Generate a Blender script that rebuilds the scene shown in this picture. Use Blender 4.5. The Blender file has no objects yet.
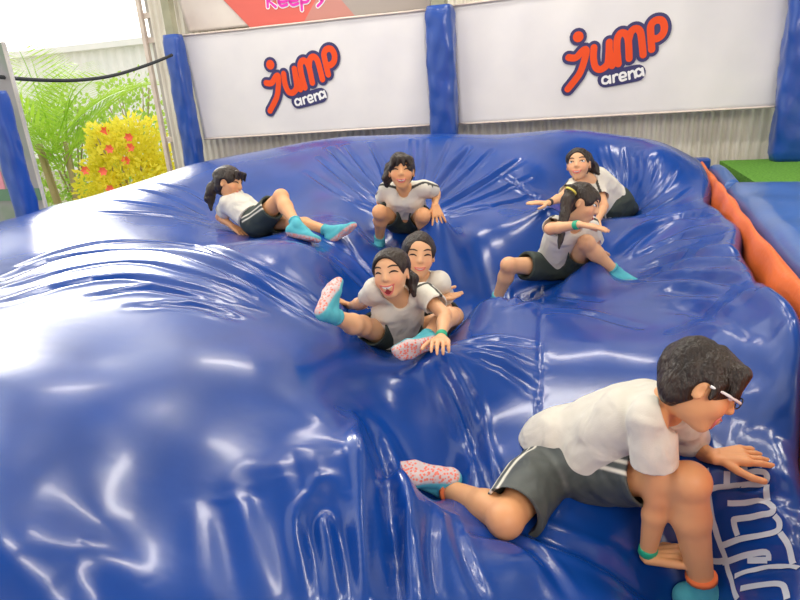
import bpy, math, random
import numpy as np
from mathutils import Vector, Matrix, Euler

# ------------------------------------------------------------------ camera, world, lights, exposure
scene = bpy.context.scene
FPX = 600.0
PITCH, ROLL = math.radians(19.0), math.radians(-4.06)
EYE = np.array([0.0, 0.0, 2.0])
cam_data = bpy.data.cameras.new('camera')
cam_data.sensor_fit = 'HORIZONTAL'; cam_data.sensor_width = 36.0
cam_data.lens = FPX / 800 * 36.0
cam_data.clip_start = 0.05; cam_data.clip_end = 300
cam = bpy.data.objects.new('camera', cam_data)
bpy.context.collection.objects.link(cam)
RM = Matrix.Rotation(math.pi / 2 - PITCH, 3, 'X') @ Matrix.Rotation(ROLL, 3, 'Z')
cam.matrix_world = Matrix.Translation(EYE) @ RM.to_4x4()
scene.camera = cam
CR = np.array(RM)

world = bpy.data.worlds.new('sky'); scene.world = world; world.use_nodes = True
wn = world.node_tree.nodes; wl = world.node_tree.links
bg = wn['Background']
SUN_DIR = (Vector((-4.4, 9.2, 3.7))).normalized()
bg.inputs['Color'].default_value = (1.0, 0.97, 0.92, 1)
_tc = wn.new('ShaderNodeTexCoord'); _dot = wn.new('ShaderNodeVectorMath'); _dot.operation = 'DOT_PRODUCT'
_dot.inputs[1].default_value = SUN_DIR; wl.new(_tc.outputs['Generated'], _dot.inputs[0])
_mx = wn.new('ShaderNodeMath'); _mx.operation = 'MAXIMUM'; _mx.inputs[1].default_value = 0; wl.new(_dot.outputs['Value'], _mx.inputs[0])
_pw = wn.new('ShaderNodeMath'); _pw.operation = 'POWER'; _pw.inputs[1].default_value = 26; wl.new(_mx.outputs[0], _pw.inputs[0])
_ad = wn.new('ShaderNodeMath'); _ad.operation = 'MULTIPLY_ADD'; _ad.inputs[1].default_value = 3.6; _ad.inputs[2].default_value = 1.15
wl.new(_pw.outputs[0], _ad.inputs[0]); wl.new(_ad.outputs[0], bg.inputs['Strength'])      # hazy glow of the sky around the sun

def light(name, kind, loc, target, energy, color=(1, 1, 1), size=1.0, size_y=None):
    l = bpy.data.lights.new(name, kind); l.energy = energy; l.color = color
    if kind == 'AREA':
        l.shape = 'RECTANGLE'; l.size = size; l.size_y = size_y or size
    elif kind == 'SUN':
        l.angle = size
    o = bpy.data.objects.new(name, l); bpy.context.collection.objects.link(o)
    o.location = loc
    o.rotation_euler = (Vector(target) - Vector(loc)).to_track_quat('-Z', 'Y').to_euler()
    return o
light('sun', 'SUN', SUN_DIR * 12, (0, 0, 0), 1.1, (1.0, 0.95, 0.86), 0.2)
light('daylight_from_side', 'AREA', (-6.5, 2.5, 4.2), (-0.5, 3.0, 1.2), 25, (1.0, 0.96, 0.9), 4.5, 2.2)
light('front_fill', 'AREA', (1.5, -3.2, 4.4), (0.4, 2.6, 1.2), 135, (1.0, 0.9, 0.78), 3.5, 1.6)  # added fill lamp behind the camera to brighten the children
for i, (lx, ly) in enumerate([(-1.9, 3.9), (0.1, 3.2), (2.1, 2.6), (-1.0, 6.0), (1.2, 5.4)]):
    light('roof_lamp', 'AREA', (lx, ly, 5.0), (lx, ly, 0), 40, (1.0, 0.95, 0.85), 1.3, 0.28)
scene.view_settings.view_transform = 'Standard'
scene.view_settings.look = 'None'
scene.view_settings.gamma = 1.0
scene.view_settings.use_curve_mapping = False
scene.view_settings.exposure = 0.18

# ------------------------------------------------------------------ helpers
rng = np.random.default_rng(7)
random.seed(7)
A3 = lambda *v: np.array(v, float)
def nrm(v):
    v = np.asarray(v, float); return v / (np.linalg.norm(v) + 1e-12)
def ray(px, py):
    return CR @ np.array([(px - 400) / FPX, -(py - 300) / FPX, -1.0])
def at(px, py, z):                       # point seen at a pixel, z metres along the optical axis
    return EYE + ray(px, py) * z
def on_z(px, py, zz):
    d = ray(px, py); return EYE + d * ((zz - EYE[2]) / d[2])
WU = A3(.953, -.303, 0); WV = A3(.303, .953, 0)      # along the back wall / towards it
WALL_V = 6.38
def uv(u, v, z=0.0):
    return WU * u + WV * v + A3(0, 0, z)
def on_wall(px, py, v=WALL_V):
    d = ray(px, py); t = (v - EYE @ WV) / (d @ WV); p = EYE + d * t
    return p @ WU, p[2]

def mat(name, color, rough=.6, metal=0.0, coat=0.0, spec=.5, build=None, trans=0.0):
    m = bpy.data.materials.new(name); m.use_nodes = True
    b = m.node_tree.nodes['Principled BSDF']
    b.inputs['Base Color'].default_value = (*color, 1)
    b.inputs['Roughness'].default_value = rough
    b.inputs['Metallic'].default_value = metal
    b.inputs['Coat Weight'].default_value = coat
    b.inputs['Coat Roughness'].default_value = .12
    b.inputs['Specular IOR Level'].default_value = spec
    if build: build(m, m.node_tree.nodes, m.node_tree.links, b)
    return m
def noise_mix(c1, c2, scale=8.0, lo=.35, hi=.65, bump=0.0, stretch=None, detail=4.0, coord='Object', bscale=None):
    def f(m, n, l, b):
        tc = n.new('ShaderNodeTexCoord'); mp = n.new('ShaderNodeMapping')
        if stretch: mp.inputs['Scale'].default_value = stretch
        l.new(tc.outputs[coord], mp.inputs['Vector'])
        t = n.new('ShaderNodeTexNoise'); t.inputs['Scale'].default_value = scale; t.inputs['Detail'].default_value = detail
        l.new(mp.outputs['Vector'], t.inputs['Vector'])
        r = n.new('ShaderNodeValToRGB')
        r.color_ramp.elements[0].position = lo; r.color_ramp.elements[1].position = hi
        r.color_ramp.elements[0].color = (*c1, 1); r.color_ramp.elements[1].color = (*c2, 1)
        l.new(t.outputs['Fac'], r.inputs['Fac']); l.new(r.outputs['Color'], b.inputs['Base Color'])
        if bump:
            t2 = t
            if bscale:
                t2 = n.new('ShaderNodeTexNoise'); t2.inputs['Scale'].default_value = bscale
                l.new(mp.outputs['Vector'], t2.inputs['Vector'])
            bp = n.new('ShaderNodeBump'); bp.inputs['Strength'].default_value = bump; bp.inputs['Distance'].default_value = .01
            l.new(t2.outputs['Fac'], bp.inputs['Height']); l.new(bp.outputs['Normal'], b.inputs['Normal'])
    return f
def mask_mix(c0, c1, attr='mask', c0b=None, scale=30.0, spots=None, bump=0.0, crumple=0.0):
    """two colours of one thing, split by a per-vertex pattern attribute"""
    def f(m, n, l, b):
        at_ = n.new('ShaderNodeAttribute'); at_.attribute_name = attr
        mx = n.new('ShaderNodeMix'); mx.data_type = 'RGBA'
        mx.inputs[6].default_value = (*c0, 1); mx.inputs[7].default_value = (*c1, 1)
        tc = n.new('ShaderNodeTexCoord')
        if c0b:
            t = n.new('ShaderNodeTexNoise'); t.inputs['Scale'].default_value = scale
            l.new(tc.outputs['Object'], t.inputs['Vector'])
            m0 = n.new('ShaderNodeMix'); m0.data_type = 'RGBA'
            m0.inputs[6].default_value = (*c0, 1); m0.inputs[7].default_value = (*c0b, 1)
            l.new(t.outputs['Fac'], m0.inputs[0]); l.new(m0.outputs[2], mx.inputs[6])
        if spots:                                   # grip pattern of the sole
            v = n.new('ShaderNodeTexVoronoi'); v.inputs['Scale'].default_value = spots[1]
            l.new(tc.outputs['Object'], v.inputs['Vector'])
            r = n.new('ShaderNodeValToRGB'); r.color_ramp.elements[0].position = .38; r.color_ramp.elements[1].position = .5
            r.color_ramp.elements[0].color = (*spots[0], 1); r.color_ramp.elements[1].color = (*c1, 1)
            l.new(v.outputs['Distance'], r.inputs['Fac']); l.new(r.outputs['Color'], mx.inputs[7])
        l.new(at_.outputs['Fac'], mx.inputs[0]); l.new(mx.outputs[2], b.inputs['Base Color'])
        if bump:
            t2 = n.new('ShaderNodeTexNoise'); t2.inputs['Scale'].default_value = 260
            l.new(tc.outputs['Object'], t2.inputs['Vector'])
            bp = n.new('ShaderNodeBump'); bp.inputs['Strength'].default_value = bump; bp.inputs['Distance'].default_value = .003
            l.new(t2.outputs['Fac'], bp.inputs['Height']); l.new(bp.outputs['Normal'], b.inputs['Normal'])
            if crumple:
                t3 = n.new('ShaderNodeTexNoise'); t3.inputs['Scale'].default_value = 9; t3.inputs['Distortion'].default_value = .5; t3.inputs['Detail'].default_value = 1.5
                l.new(tc.outputs['Object'], t3.inputs['Vector'])
                b3 = n.new('ShaderNodeBump'); b3.inputs['Strength'].default_value = crumple; b3.inputs['Distance'].default_value = .03
                l.new(t3.outputs['Fac'], b3.inputs['Height']); l.new(b3.outputs['Normal'], bp.inputs['Normal'])
    return f

def mesh_obj(name, verts, faces, m, parent=None, smooth=True, origin=None, attr=None):
    verts = np.asarray(verts, float)
    if origin is None: origin = A3(0, 0, 0)
    me = bpy.data.meshes.new(name)
    if isinstance(faces, np.ndarray) and faces.ndim == 2:
        k = faces.shape[1]
        me.vertices.add(len(verts)); me.vertices.foreach_set('co', (verts - origin).astype(np.float32).ravel())
        me.loops.add(faces.size); me.loops.foreach_set('vertex_index', faces.astype(np.int32).ravel())
        me.polygons.add(len(faces)); me.polygons.foreach_set('loop_start', np.arange(0, faces.size, k, dtype=np.int32))
        me.update(calc_edges=True); me.validate()
    else:
        me.from_pydata([tuple(v) for v in (verts - origin)], [], [tuple(int(i) for i in f) for f in faces]); me.update()
    if attr is not None:
        for k_, a in attr.items():
            la = me.attributes.new(k_, 'FLOAT', 'POINT'); la.data.foreach_set('value', np.asarray(a, np.float32))
    if smooth: me.polygons.foreach_set('use_smooth', [True] * len(me.polygons))
    me.materials.append(m)
    o = bpy.data.objects.new(name, me); bpy.context.collection.objects.link(o)
    if parent is not None:
        o.parent = parent; o.location = Vector(origin) - Vector(parent.get('org', (0, 0, 0)))
    else:
        o.location = Vector(origin)
    o['org'] = [float(x) for x in origin]
    return o
def tag(o, label=None, cat=None, group=None, kind=None):
    if label: o['label'] = label
    if cat: o['category'] = cat
    if group: o['group'] = group
    if kind: o['kind'] = kind
    return o
def empty(name, loc):
    o = bpy.data.objects.new(name, None); bpy.context.collection.objects.link(o)
    o.location = Vector(loc); o['org'] = [float(x) for x in loc]
    o.empty_display_size = .1
    return o

class MB:
    def __init__(s): s.v = []; s.f = []
    def add(s, v, f):
        k = len(s.v); s.v += [np.asarray(p, float) for p in v]; s.f += [tuple(i + k for i in q) for q in f]
    def box(s, c, ax, ay, az):                     # centre and three half-axis vectors
        c = np.asarray(c, float)
        v = [c + sx * np.asarray(ax) + sy * np.asarray(ay) + sz * np.asarray(az) for sx in (-1, 1) for sy in (-1, 1) for sz in (-1, 1)]
        s.add(v, [(0, 1, 3, 2), (4, 6, 7, 5), (0, 4, 5, 1), (2, 3, 7, 6), (0, 2, 6, 4), (1, 5, 7, 3)])
    def tube(s, pts, r, n=8, closed=False):
        pts = [np.asarray(p, float) for p in pts]; m = len(pts)
        rr = r if hasattr(r, '__len__') else [r] * m
        k = len(s.v); up = A3(0.13, 0.21, 0.97)
        for i, p in enumerate(pts):
            a = pts[(i + 1) % m] if (closed or i < m - 1) else p
            b = pts[i - 1] if (closed or i > 0) else p
            t = nrm(a - b); x = nrm(np.cross(t, up)); y = np.cross(x, t)
            for j in range(n):
                th = 2 * math.pi * j / n
                s.v.append(p + rr[i] * (math.cos(th) * x + math.sin(th) * y))
        for i in range(m if closed else m - 1):
            i2 = (i + 1) % m
            for j in range(n):
                j2 = (j + 1) % n
                s.f.append((k + i * n + j, k + i * n + j2, k + i2 * n + j2, k + i2 * n + j))
        if not closed:
            s.f.append(tuple(k + j for j in range(n))[::-1]); s.f.append(tuple(k + (m - 1) * n + j for j in range(n)))
    def ell(s, c, rx, ry, rz, n=14, mm=9):         # three half-axis vectors
        k = len(s.v); c = np.asarray(c, float)
        for i in range(mm + 1):
            ph = math.pi * i / mm
            for j in range(n):
                th = 2 * math.pi * j / n
                s.v.append(c + math.sin(ph) * math.cos(th) * np.asarray(rx) + math.sin(ph) * math.sin(th) * np.asarray(ry) + math.cos(ph) * np.asarray(rz))
        for i in range(mm):
            for j in range(n):
                j2 = (j + 1) % n
                s.f.append((k + i * n + j, k + (i + 1) * n + j, k + (i + 1) * n + j2, k + i * n + j2))
    def build(s, name, m, parent=None, smooth=True, origin=None):
        return mesh_obj(name, np.array(s.v), s.f, m, parent, smooth, origin)
def bevel(o, w, seg=2):
    b = o.modifiers.new('bevel', 'BEVEL'); b.width = w; b.segments = seg; b.limit_method = 'ANGLE'
    return o
def catmull(pts, n=8, closed=False):
    P = [np.asarray(p, float) for p in pts]; out = []
    m = len(P)
    for i in range(m if closed else m - 1):
        if closed: p0, p1, p2, p3 = P[i - 1], P[i], P[(i + 1) % m], P[(i + 2) % m]
        else: p0, p1, p2, p3 = P[max(i - 1, 0)], P[i], P[i + 1], P[min(i + 2, m - 1)]
        for t in np.arange(n) / n:
            out.append(.5 * (2 * p1 + (p2 - p0) * t + (2 * p0 - 5 * p1 + 4 * p2 - p3) * t * t + (3 * p1 - p0 - 3 * p2 + p3) * t ** 3))
    if not closed: out.append(P[-1])
    return out

# ------------------------------------------------------------------ volumes: smooth unions of tapered limbs, skinned as one surface
class Vol:
    def __init__(s, pts, pad, h):
        pts = np.asarray(pts, float)
        s.h = h; s.lo = pts.min(0) - pad; hi = pts.max(0) + pad
        s.n = np.ceil((hi - s.lo) / h).astype(int) + 1
        s.d = np.full(s.n, .3, np.float32)
    def region(s, lo, hi):
        a = np.clip(np.floor((lo - s.lo) / s.h).astype(int), 0, s.n); b = np.clip(np.ceil((hi - s.lo) / s.h).astype(int) + 1, 0, s.n)
        if (b - a).min() <= 0: return None
        sl = tuple(slice(x, y) for x, y in zip(a, b))
        g = np.meshgrid(*[s.lo[i] + s.h * np.arange(a[i], b[i]) for i in range(3)], indexing='ij', sparse=True)
        return sl, g
    def put(s, sl, d, k, sub=False):
        d = d.astype(np.float32); o = s.d[sl]
        if sub: o = -o
        if k > 0:
            hh = np.clip(.5 + .5 * (o - d) / k, 0, 1); r = o * (1 - hh) + d * hh - k * hh * (1 - hh)
        else: r = np.minimum(o, d)
        s.d[sl] = -r if sub else r
    def cone(s, a, b, ra, rb, k=.02, sub=False, flat=False, fold=None, flat_a=False):
        a = np.asarray(a, float); b = np.asarray(b, float); R = max(ra, rb) + .03 + k
        q = s.region(np.minimum(a, b) - R, np.maximum(a, b) + R)
        if q is None: return s
        sl, (X, Y, Z) = q
        ab = b - a; L2 = ab @ ab + 1e-12
        t = ((X - a[0]) * ab[0] + (Y - a[1]) * ab[1] + (Z - a[2]) * ab[2]) / L2
        tc = np.clip(t, 0, 1)
        d = np.sqrt((X - a[0] - tc * ab[0]) ** 2 + (Y - a[1] - tc * ab[1]) ** 2 + (Z - a[2] - tc * ab[2]) ** 2) - (ra + (rb - ra) * tc)
        if fold is not None: d = d + fold(X, Y, Z)
        if flat: d = np.maximum(d, (t - 1) * math.sqrt(L2))
        if flat_a: d = np.maximum(d, -t * math.sqrt(L2))
        s.put(sl, d, k, sub); return s
    def ell(s, c, M, rad, k=.02, sub=False, fold=None):     # rows of M are the axes
        c = np.asarray(c, float); M = np.asarray(M, float); rad = np.asarray(rad, float); R = rad.max() + .03 + k
        q = s.region(c - R, c + R)
        if q is None: return s
        sl, (X, Y, Z) = q
        x, y, z = X - c[0], Y - c[1], Z - c[2]
        e = [(x * M[i][0] + y * M[i][1] + z * M[i][2]) / rad[i] for i in range(3)]
        g = [(x * M[i][0] + y * M[i][1] + z * M[i][2]) / rad[i] ** 2 for i in range(3)]
        k0 = np.sqrt(e[0] ** 2 + e[1] ** 2 + e[2] ** 2); k1 = np.sqrt(g[0] ** 2 + g[1] ** 2 + g[2] ** 2) + 1e-9
        d = k0 * (k0 - 1) / k1
        d = np.where(k0 < 1e-3, -rad.min(), d)
        if fold is not None: d = d + fold(X, Y, Z)
        s.put(sl, d, k, sub); return s
    def plane(s, p, n):                             # keep the side n points away from
        g = np.meshgrid(*[s.lo[i] + s.h * np.arange(s.n[i]) for i in range(3)], indexing='ij', sparse=True)
        d = (g[0] - p[0]) * n[0] + (g[1] - p[1]) * n[1] + (g[2] - p[2]) * n[2]
        s.d = np.maximum(s.d, d.astype(np.float32)); return s
    def value(s, p):
        q = (np.asarray(p, float) - s.lo) / s.h
        i = np.clip(np.floor(q).astype(int), 0, s.n - 2); f = q - i; r = 0
        for a in (0, 1):
            for b in (0, 1):
                for c in (0, 1):
                    w = (f[0] if a else 1 - f[0]) * (f[1] if b else 1 - f[1]) * (f[2] if c else 1 - f[2])
                    r += w * s.d[i[0] + a, i[1] + b, i[2] + c]
        return r
    def hit(s, p, d, far=.2, step=.0015):
        p = np.asarray(p, float)
        for _ in range(int(far / step)):
            if s.value(p) < 0: return p
            p = p + d * step
        return p
    def skin(s, smooth=2):
        s.d[0] = s.d[-1] = .3; s.d[:, 0] = s.d[:, -1] = .3; s.d[:, :, 0] = s.d[:, :, -1] = .3
        d = s.d; S = d < 0; c = np.zeros(np.array(d.shape) - 1, np.int8)
        for a in (0, 1):
            for b in (0, 1):
                for e in (0, 1):
                    c += S[a:d.shape[0] - 1 + a, b:d.shape[1] - 1 + b, e:d.shape[2] - 1 + e]
        mix = (c > 0) & (c < 8); I = np.argwhere(mix); idx = np.full(c.shape, -1, np.int32); idx[mix] = np.arange(len(I))
        acc = np.zeros((len(I), 3)); cnt = np.zeros(len(I))
        cor = {(a, b, e): d[I[:, 0] + a, I[:, 1] + b, I[:, 2] + e] for a in (0, 1) for b in (0, 1) for e in (0, 1)}
        for ax in range(3):
            for p in (0, 1):
                for q in (0, 1):
                    k0 = [p, q]; k0.insert(ax, 0); k1 = [p, q]; k1.insert(ax, 1)
                    v0, v1 = cor[tuple(k0)], cor[tuple(k1)]; x = (v0 < 0) != (v1 < 0)
                    t = np.where(x, v0 / np.where(x, v0 - v1, 1), 0)
                    P = np.tile(np.array(k0, float), (len(I), 1)); P[:, ax] += t
                    acc[x] += P[x]; cnt[x] += 1
        V = I + acc / cnt[:, None]
        F = []
        for ax in range(3):
            s0 = [slice(None)] * 3; s1 = [slice(None)] * 3; s0[ax] = slice(0, -1); s1[ax] = slice(1, None)
            E = S[tuple(s0)] != S[tuple(s1)]; e = np.argwhere(E)
            e = e[(e[:, (ax + 1) % 3] > 0) & (e[:, (ax + 2) % 3] > 0)]
            u_, v_ = np.zeros(3, int), np.zeros(3, int); u_[(ax + 1) % 3] = 1; v_[(ax + 2) % 3] = 1
            q = [idx[tuple((e - o).T)] for o in (u_ + v_, v_, 0 * u_, u_)]
            Q = np.stack(q, 1); neg = S[tuple(e.T)]
            Q[~neg] = Q[~neg][:, ::-1]
            F.append(Q)
        F = np.concatenate(F); F = F[(F >= 0).all(1)]
        for it in range(smooth):                    # light fairing
            sm = np.zeros_like(V); n_ = np.zeros(len(V))
            for a in range(4):
                b = (a + 1) % 4
                np.add.at(sm, F[:, a], V[F[:, b]]); np.add.at(n_, F[:, a], 1)
                np.add.at(sm, F[:, b], V[F[:, a]]); np.add.at(n_, F[:, b], 1)
            V = V * .5 + .5 * sm / np.maximum(n_, 1)[:, None]
        return s.lo + V * s.h, F
# ------------------------------------------------------------------ the seven children: bone lengths in metres, joints placed in space
BONES = dict(neck=.36, head=.155, sho=.125, hip=.075, uarm=.215, farm=.19, thigh=.31, shin=.31)
def solve(S, zc, spec):
    """each joint lies one bone length from its parent; sign picks the nearer (-) or farther (+) solution"""
    J = {}; warn = []
    for nm, par, px, py, L, sg in spec:
        d = ray(px, py)
        if par is None: J[nm] = EYE + d * (zc + L); continue
        L = BONES.get(L, L); L = L * S if not isinstance(L, tuple) else L[0]
        P = J[par] - EYE; a = d @ d; b = d @ P; c = P @ P - L * L; D = b * b - a * c
        if D < 0: warn.append((nm, round(math.sqrt(max(c + L * L - b * b / a, 0)) / L, 2))); D = 0
        J[nm] = EYE + d * ((b + sg * math.sqrt(D)) / a)
    return J, warn
PEOPLE = {}
PEOPLE['boy'] = dict(S=1.2, zc=2.08, h=.0036, spec=[
    ('pel', None, 573, 455, 0, 0), ('neck', 'pel', 667, 399, 'neck', -1), ('hc', 'neck', 700, 385, .15, -1),
    ('shR', 'neck', 650, 418, 'sho', -1), ('elR', 'shR', 658, 496, 'uarm', +1), ('wrR', 'elR', 647, 556, 'farm', +1),
    ('shL', 'neck', 684, 420, 'sho', +1), ('elL', 'shL', 690, 447, 'uarm', +1), ('wrL', 'elL', 714, 457, 'farm', -1),
    ('hiR', 'pel', 588, 469, 'hip', -1), ('knR', 'hiR', 689, 481, 'thigh', -1), ('anR', 'knR', 703, 590, 'shin', +1),
    ('hiL', 'pel', 550, 462, 'hip', +1), ('knL', 'hiL', 506, 520, 'thigh', -1), ('anL', 'knL', 443, 487, .29, +1)])
PEOPLE['girl_front'] = dict(S=.97, zc=2.92, h=.0042, spec=[
    ('pel', None, 397, 335, 0, 0), ('neck', 'pel', 398, 293, .34, -1), ('hc', 'neck', 391, 273, 'head', -1),
    ('shR', 'neck', 377, 291, 'sho', -1), ('elR', 'shR', 362, 303, 'uarm', +1), ('wrR', 'elR', 350, 306, 'farm', +1),
    ('shL', 'neck', 424, 295, 'sho', +1), ('elL', 'shL', 445, 315, 'uarm', -1), ('wrL', 'elL', 441, 338, 'farm', -1),
    ('hiR', 'pel', 385, 334, 'hip', -1), ('knR', 'hiR', 362, 326, 'thigh', -1), ('anR', 'knR', 331, 315, .25, -1),
    ('hiL', 'pel', 409, 336, 'hip', +1), ('knL', 'hiL', 449, 317, 'thigh', -1), ('anL', 'knL', 424, 340, 'shin', -1)])
PEOPLE['girl_behind'] = dict(S=1.0, zc=3.32, h=.0045, spec=[
    ('pel', None, 424, 315, 0, 0), ('neck', 'pel', 422, 276, .34, -1), ('hc', 'neck', 419, 255, 'head', -1),
    ('shR', 'neck', 400, 284, 'sho', +1), ('elR', 'shR', 396, 306, 'uarm', +1), ('wrR', 'elR', 405, 315, 'farm', +1),
    ('shL', 'neck', 440, 283, 'sho', -1), ('elL', 'shL', 446, 305, 'uarm', +1), ('wrL', 'elL', 434, 296, 'farm', -1),
    ('hiR', 'pel', 412, 318, 'hip', +1), ('knR', 'hiR', 372, 331, 'thigh', -1), ('anR', 'knR', 352, 340, 'shin', +1),
    ('hiL', 'pel', 437, 317, 'hip', -1), ('knL', 'hiL', 454, 316, 'thigh', -1), ('anL', 'knL', 442, 336, 'shin', +1)])
PEOPLE['girl_centre'] = dict(S=.97, zc=3.95, h=.0045, spec=[
    ('pel', None, 407, 218, 0, 0), ('neck', 'pel', 404, 186, .34, -1), ('hc', 'neck', 401.5, 171, 'head', -1),
    ('shR', 'neck', 387, 189, 'sho', +1), ('elR', 'shR', 381, 202, 'uarm', +1), ('wrR', 'elR', 384, 207, 'farm', +1),
    ('shL', 'neck', 424, 188, 'sho', -1), ('elL', 'shL', 436, 193, 'uarm', +1), ('wrL', 'elL', 435, 205, 'farm', -1),
    ('hiR', 'pel', 396, 219, 'hip', +1), ('knR', 'hiR', 380, 212, 'thigh', -1), ('anR', 'knR', 379.5, 240, 'shin', +1),
    ('hiL', 'pel', 418, 219, 'hip', -1), ('knL', 'hiL', 423, 215, 'thigh', -1), ('anL', 'knL', 424, 240, 'shin', +1)])
PEOPLE['girl_left'] = dict(S=1.0, zc=3.95, h=.0045, spec=[
    ('pel', None, 257, 222, 0, 0), ('neck', 'pel', 231, 196, .31, +1), ('hc', 'neck', 229, 182.5, .13, -1),
    ('shR', 'neck', 229, 202, 'sho', -1), ('elR', 'shR', 220, 217, 'uarm', +1), ('wrR', 'elR', 232, 226, 'farm', -1),
    ('shL', 'neck', 236, 196, 'sho', +1), ('elL', 'shL', 242, 214, 'uarm', +1), ('wrL', 'elL', 244, 224, 'farm', -1),
    ('hiR', 'pel', 259, 222, 'hip', -1), ('knR', 'hiR', 281, 197, 'thigh', -1), ('anR', 'knR', 297, 225, 'shin', -1),
    ('hiL', 'pel', 263, 220, 'hip', +1), ('knL', 'hiL', 292, 223, 'thigh', -1), ('anL', 'knL', 330, 231, 'shin', -1)])
PEOPLE['girl_pigtail'] = dict(S=1.0, zc=3.62, h=.0045, spec=[
    ('pel', None, 560, 262, 0, 0), ('neck', 'pel', 573, 221, .34, -1), ('hc', 'neck', 582, 204, 'head', -1),
    ('shR', 'neck', 556, 226, 'sho', -1), ('elR', 'shR', 550, 229, 'uarm', -1), ('wrR', 'elR', 580, 224.5, 'farm', -1),
    ('shL', 'neck', 590, 226, 'sho', +1), ('elL', 'shL', 597, 252, 'uarm', +1), ('wrL', 'elL', 597, 251, 'farm', -1),
    ('hiR', 'pel', 549, 267, 'hip', -1), ('knR', 'hiR', 509, 265, 'thigh', -1), ('anR', 'knR', 496, 301, .27, +1),
    ('hiL', 'pel', 574, 267, 'hip', -1), ('knL', 'hiL', 586, 243, 'thigh', -1), ('anL', 'knL', 617, 273, .26, +1)])
PEOPLE['girl_crawling'] = dict(S=1.0, zc=4.3, h=.0045, spec=[
    ('pel', None, 614, 203, 0, 0), ('neck', 'pel', 586, 178, 'neck', -1), ('hc', 'neck', 578.5, 164, .145, -1),
    ('shR', 'neck', 574, 186, 'sho', -1), ('elR', 'shR', 562, 197, 'uarm', -1), ('wrR', 'elR', 548, 203, 'farm', -1),
    ('shL', 'neck', 597, 184, 'sho', +1), ('elL', 'shL', 604, 206, 'uarm', -1), ('wrL', 'elL', 597, 222, 'farm', -1),
    ('hiR', 'pel', 610, 208, 'hip', -1), ('knR', 'hiR', 622, 214, 'thigh', +1), ('anR', 'knR', 634, 210, 'shin', +1),
    ('hiL', 'pel', 622, 205, 'hip', +1), ('knL', 'hiL', 632, 211, 'thigh', +1), ('anL', 'knL', 644, 207, 'shin', +1)])
for k_, p_ in PEOPLE.items(): p_['J'], p_['warn'] = solve(p_['S'], p_['zc'], p_['spec'])
# ------------------------------------------------------------------ the airbag: one soft surface with hollows where the children press into it
BAG_CTRL = [(200, 163, 5.75), (250, 152, 5.6), (300, 143, 5.5), (350, 136, 5.4), (400, 134.5, 5.3), (450, 134, 5.2), (520, 133, 5.1), (580, 135, 4.95),
    (640, 139, 4.8), (675, 150, 4.6), (150, 178, 5.2), (100, 192, 4.7), (50, 206, 4.1), (0, 221, 3.5),
    (230, 245, 3.5), (300, 243, 3.45), (150, 225, 3.9), (60, 250, 3.1), (100, 290, 2.55), (200, 290, 2.6), (290, 300, 2.65), (330, 290, 2.85), (0, 300, 2.3),
    (100, 360, 2.05), (0, 380, 1.8), (200, 360, 2.1), (290, 360, 2.2), (100, 440, 1.72), (0, 470, 1.5), (200, 440, 1.78), (300, 430, 1.88), (350, 420, 1.98),
    (100, 520, 1.52), (200, 520, 1.57), (300, 520, 1.62), (360, 500, 1.68), (375, 450, 1.82), (0, 560, 1.3), (100, 600, 1.35), (200, 600, 1.4), (300, 600, 1.45), (370, 595, 1.47),
    (405, 380, 2.38), (430, 425, 2.3), (480, 400, 2.33), (470, 465, 2.1), (540, 380, 2.35), (540, 330, 2.65), (600, 345, 2.45), (440, 345, 2.55), (480, 300, 3.0), (470, 260, 3.75), (540, 215, 4.1), (490, 210, 4.15),
    (470, 170, 4.7), (440, 160, 4.8), (340, 165, 4.75), (330, 200, 4.2), (300, 175, 4.7), (350, 225, 3.8), (400, 252, 3.75), (402, 240, 3.9), (330, 262, 3.15), (540, 165, 4.65), (640, 170, 4.5), (560, 300, 3.1), (600, 284, 3.15), (650, 275, 3.1), (640, 310, 2.75), (660, 235, 3.75), (690, 190, 4.2),
    (700, 250, 2.95), (740, 290, 2.28), (700, 320, 2.45), (780, 340, 1.92), (740, 390, 1.98), (780, 430, 1.82), (720, 462, 1.88), (760, 480, 1.76), (790, 540, 1.6), (740, 560, 1.7), (790, 600, 1.45),
    (430, 560, 1.62), (430, 600, 1.5), (520, 560, 1.66), (540, 600, 1.58), (600, 540, 1.85), (620, 600, 1.62), (430, 500, 2.0), (405, 490, 2.0), (625, 218, 4.0), (662, 214, 4.0), (560, 520, 1.9)]
BAG_CONTACT = []                     # (person, joint, drop below the joint)
for nm_, js_ in dict(boy=dict(knL=.06, anL=.05, wrR=.025, wrL=.03, anR=.07), girl_front=dict(pel=.10, hiR=.1, hiL=.1, wrR=.025, wrL=.04, anL=.06),
        girl_behind=dict(pel=.10, hiL=.1, hiR=.1, knL=.09, anL=.06, knR=.09), girl_centre=dict(pel=.105, anR=.05, anL=.05, wrL=.03, hiL=.1, hiR=.1), girl_left=dict(pel=.1, anL=.045, anR=.06, wrR=.03, hiR=.1, hiL=.1, wrL=.03),
        girl_pigtail=dict(pel=.1, anR=.06, anL=.05, wrL=.025, hiL=.09, hiR=.09), girl_crawling=dict(wrR=.03, wrL=.03, knR=.06, knL=.06)).items():
    for j_, dr_ in js_.items(): BAG_CONTACT.append(tuple(PEOPLE[nm_]['J'][j_] - A3(0, 0, dr_)))
C_ = np.array([at(*c) for c in BAG_CTRL] + BAG_CONTACT)
OUT_ = [uv(-4.0, 5.8, 1.3), uv(-4.0, 3.0, 1.1), uv(-3.6, 1.0, .8), uv(-2.4, .2, .7), uv(-1.2, .2, .5), uv(0, .2, .4), uv(1.1, .5, .3), uv(-1.5, 6.0, 1.35), uv(.0, 6.0, 1.4), uv(1.1, 5.9, 1.1), uv(.80, 3.8, 1.27), uv(.66, 2.0, 1.24), uv(.89, 4.9, 1.27), uv(.74, 3.0, 1.26)]
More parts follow.
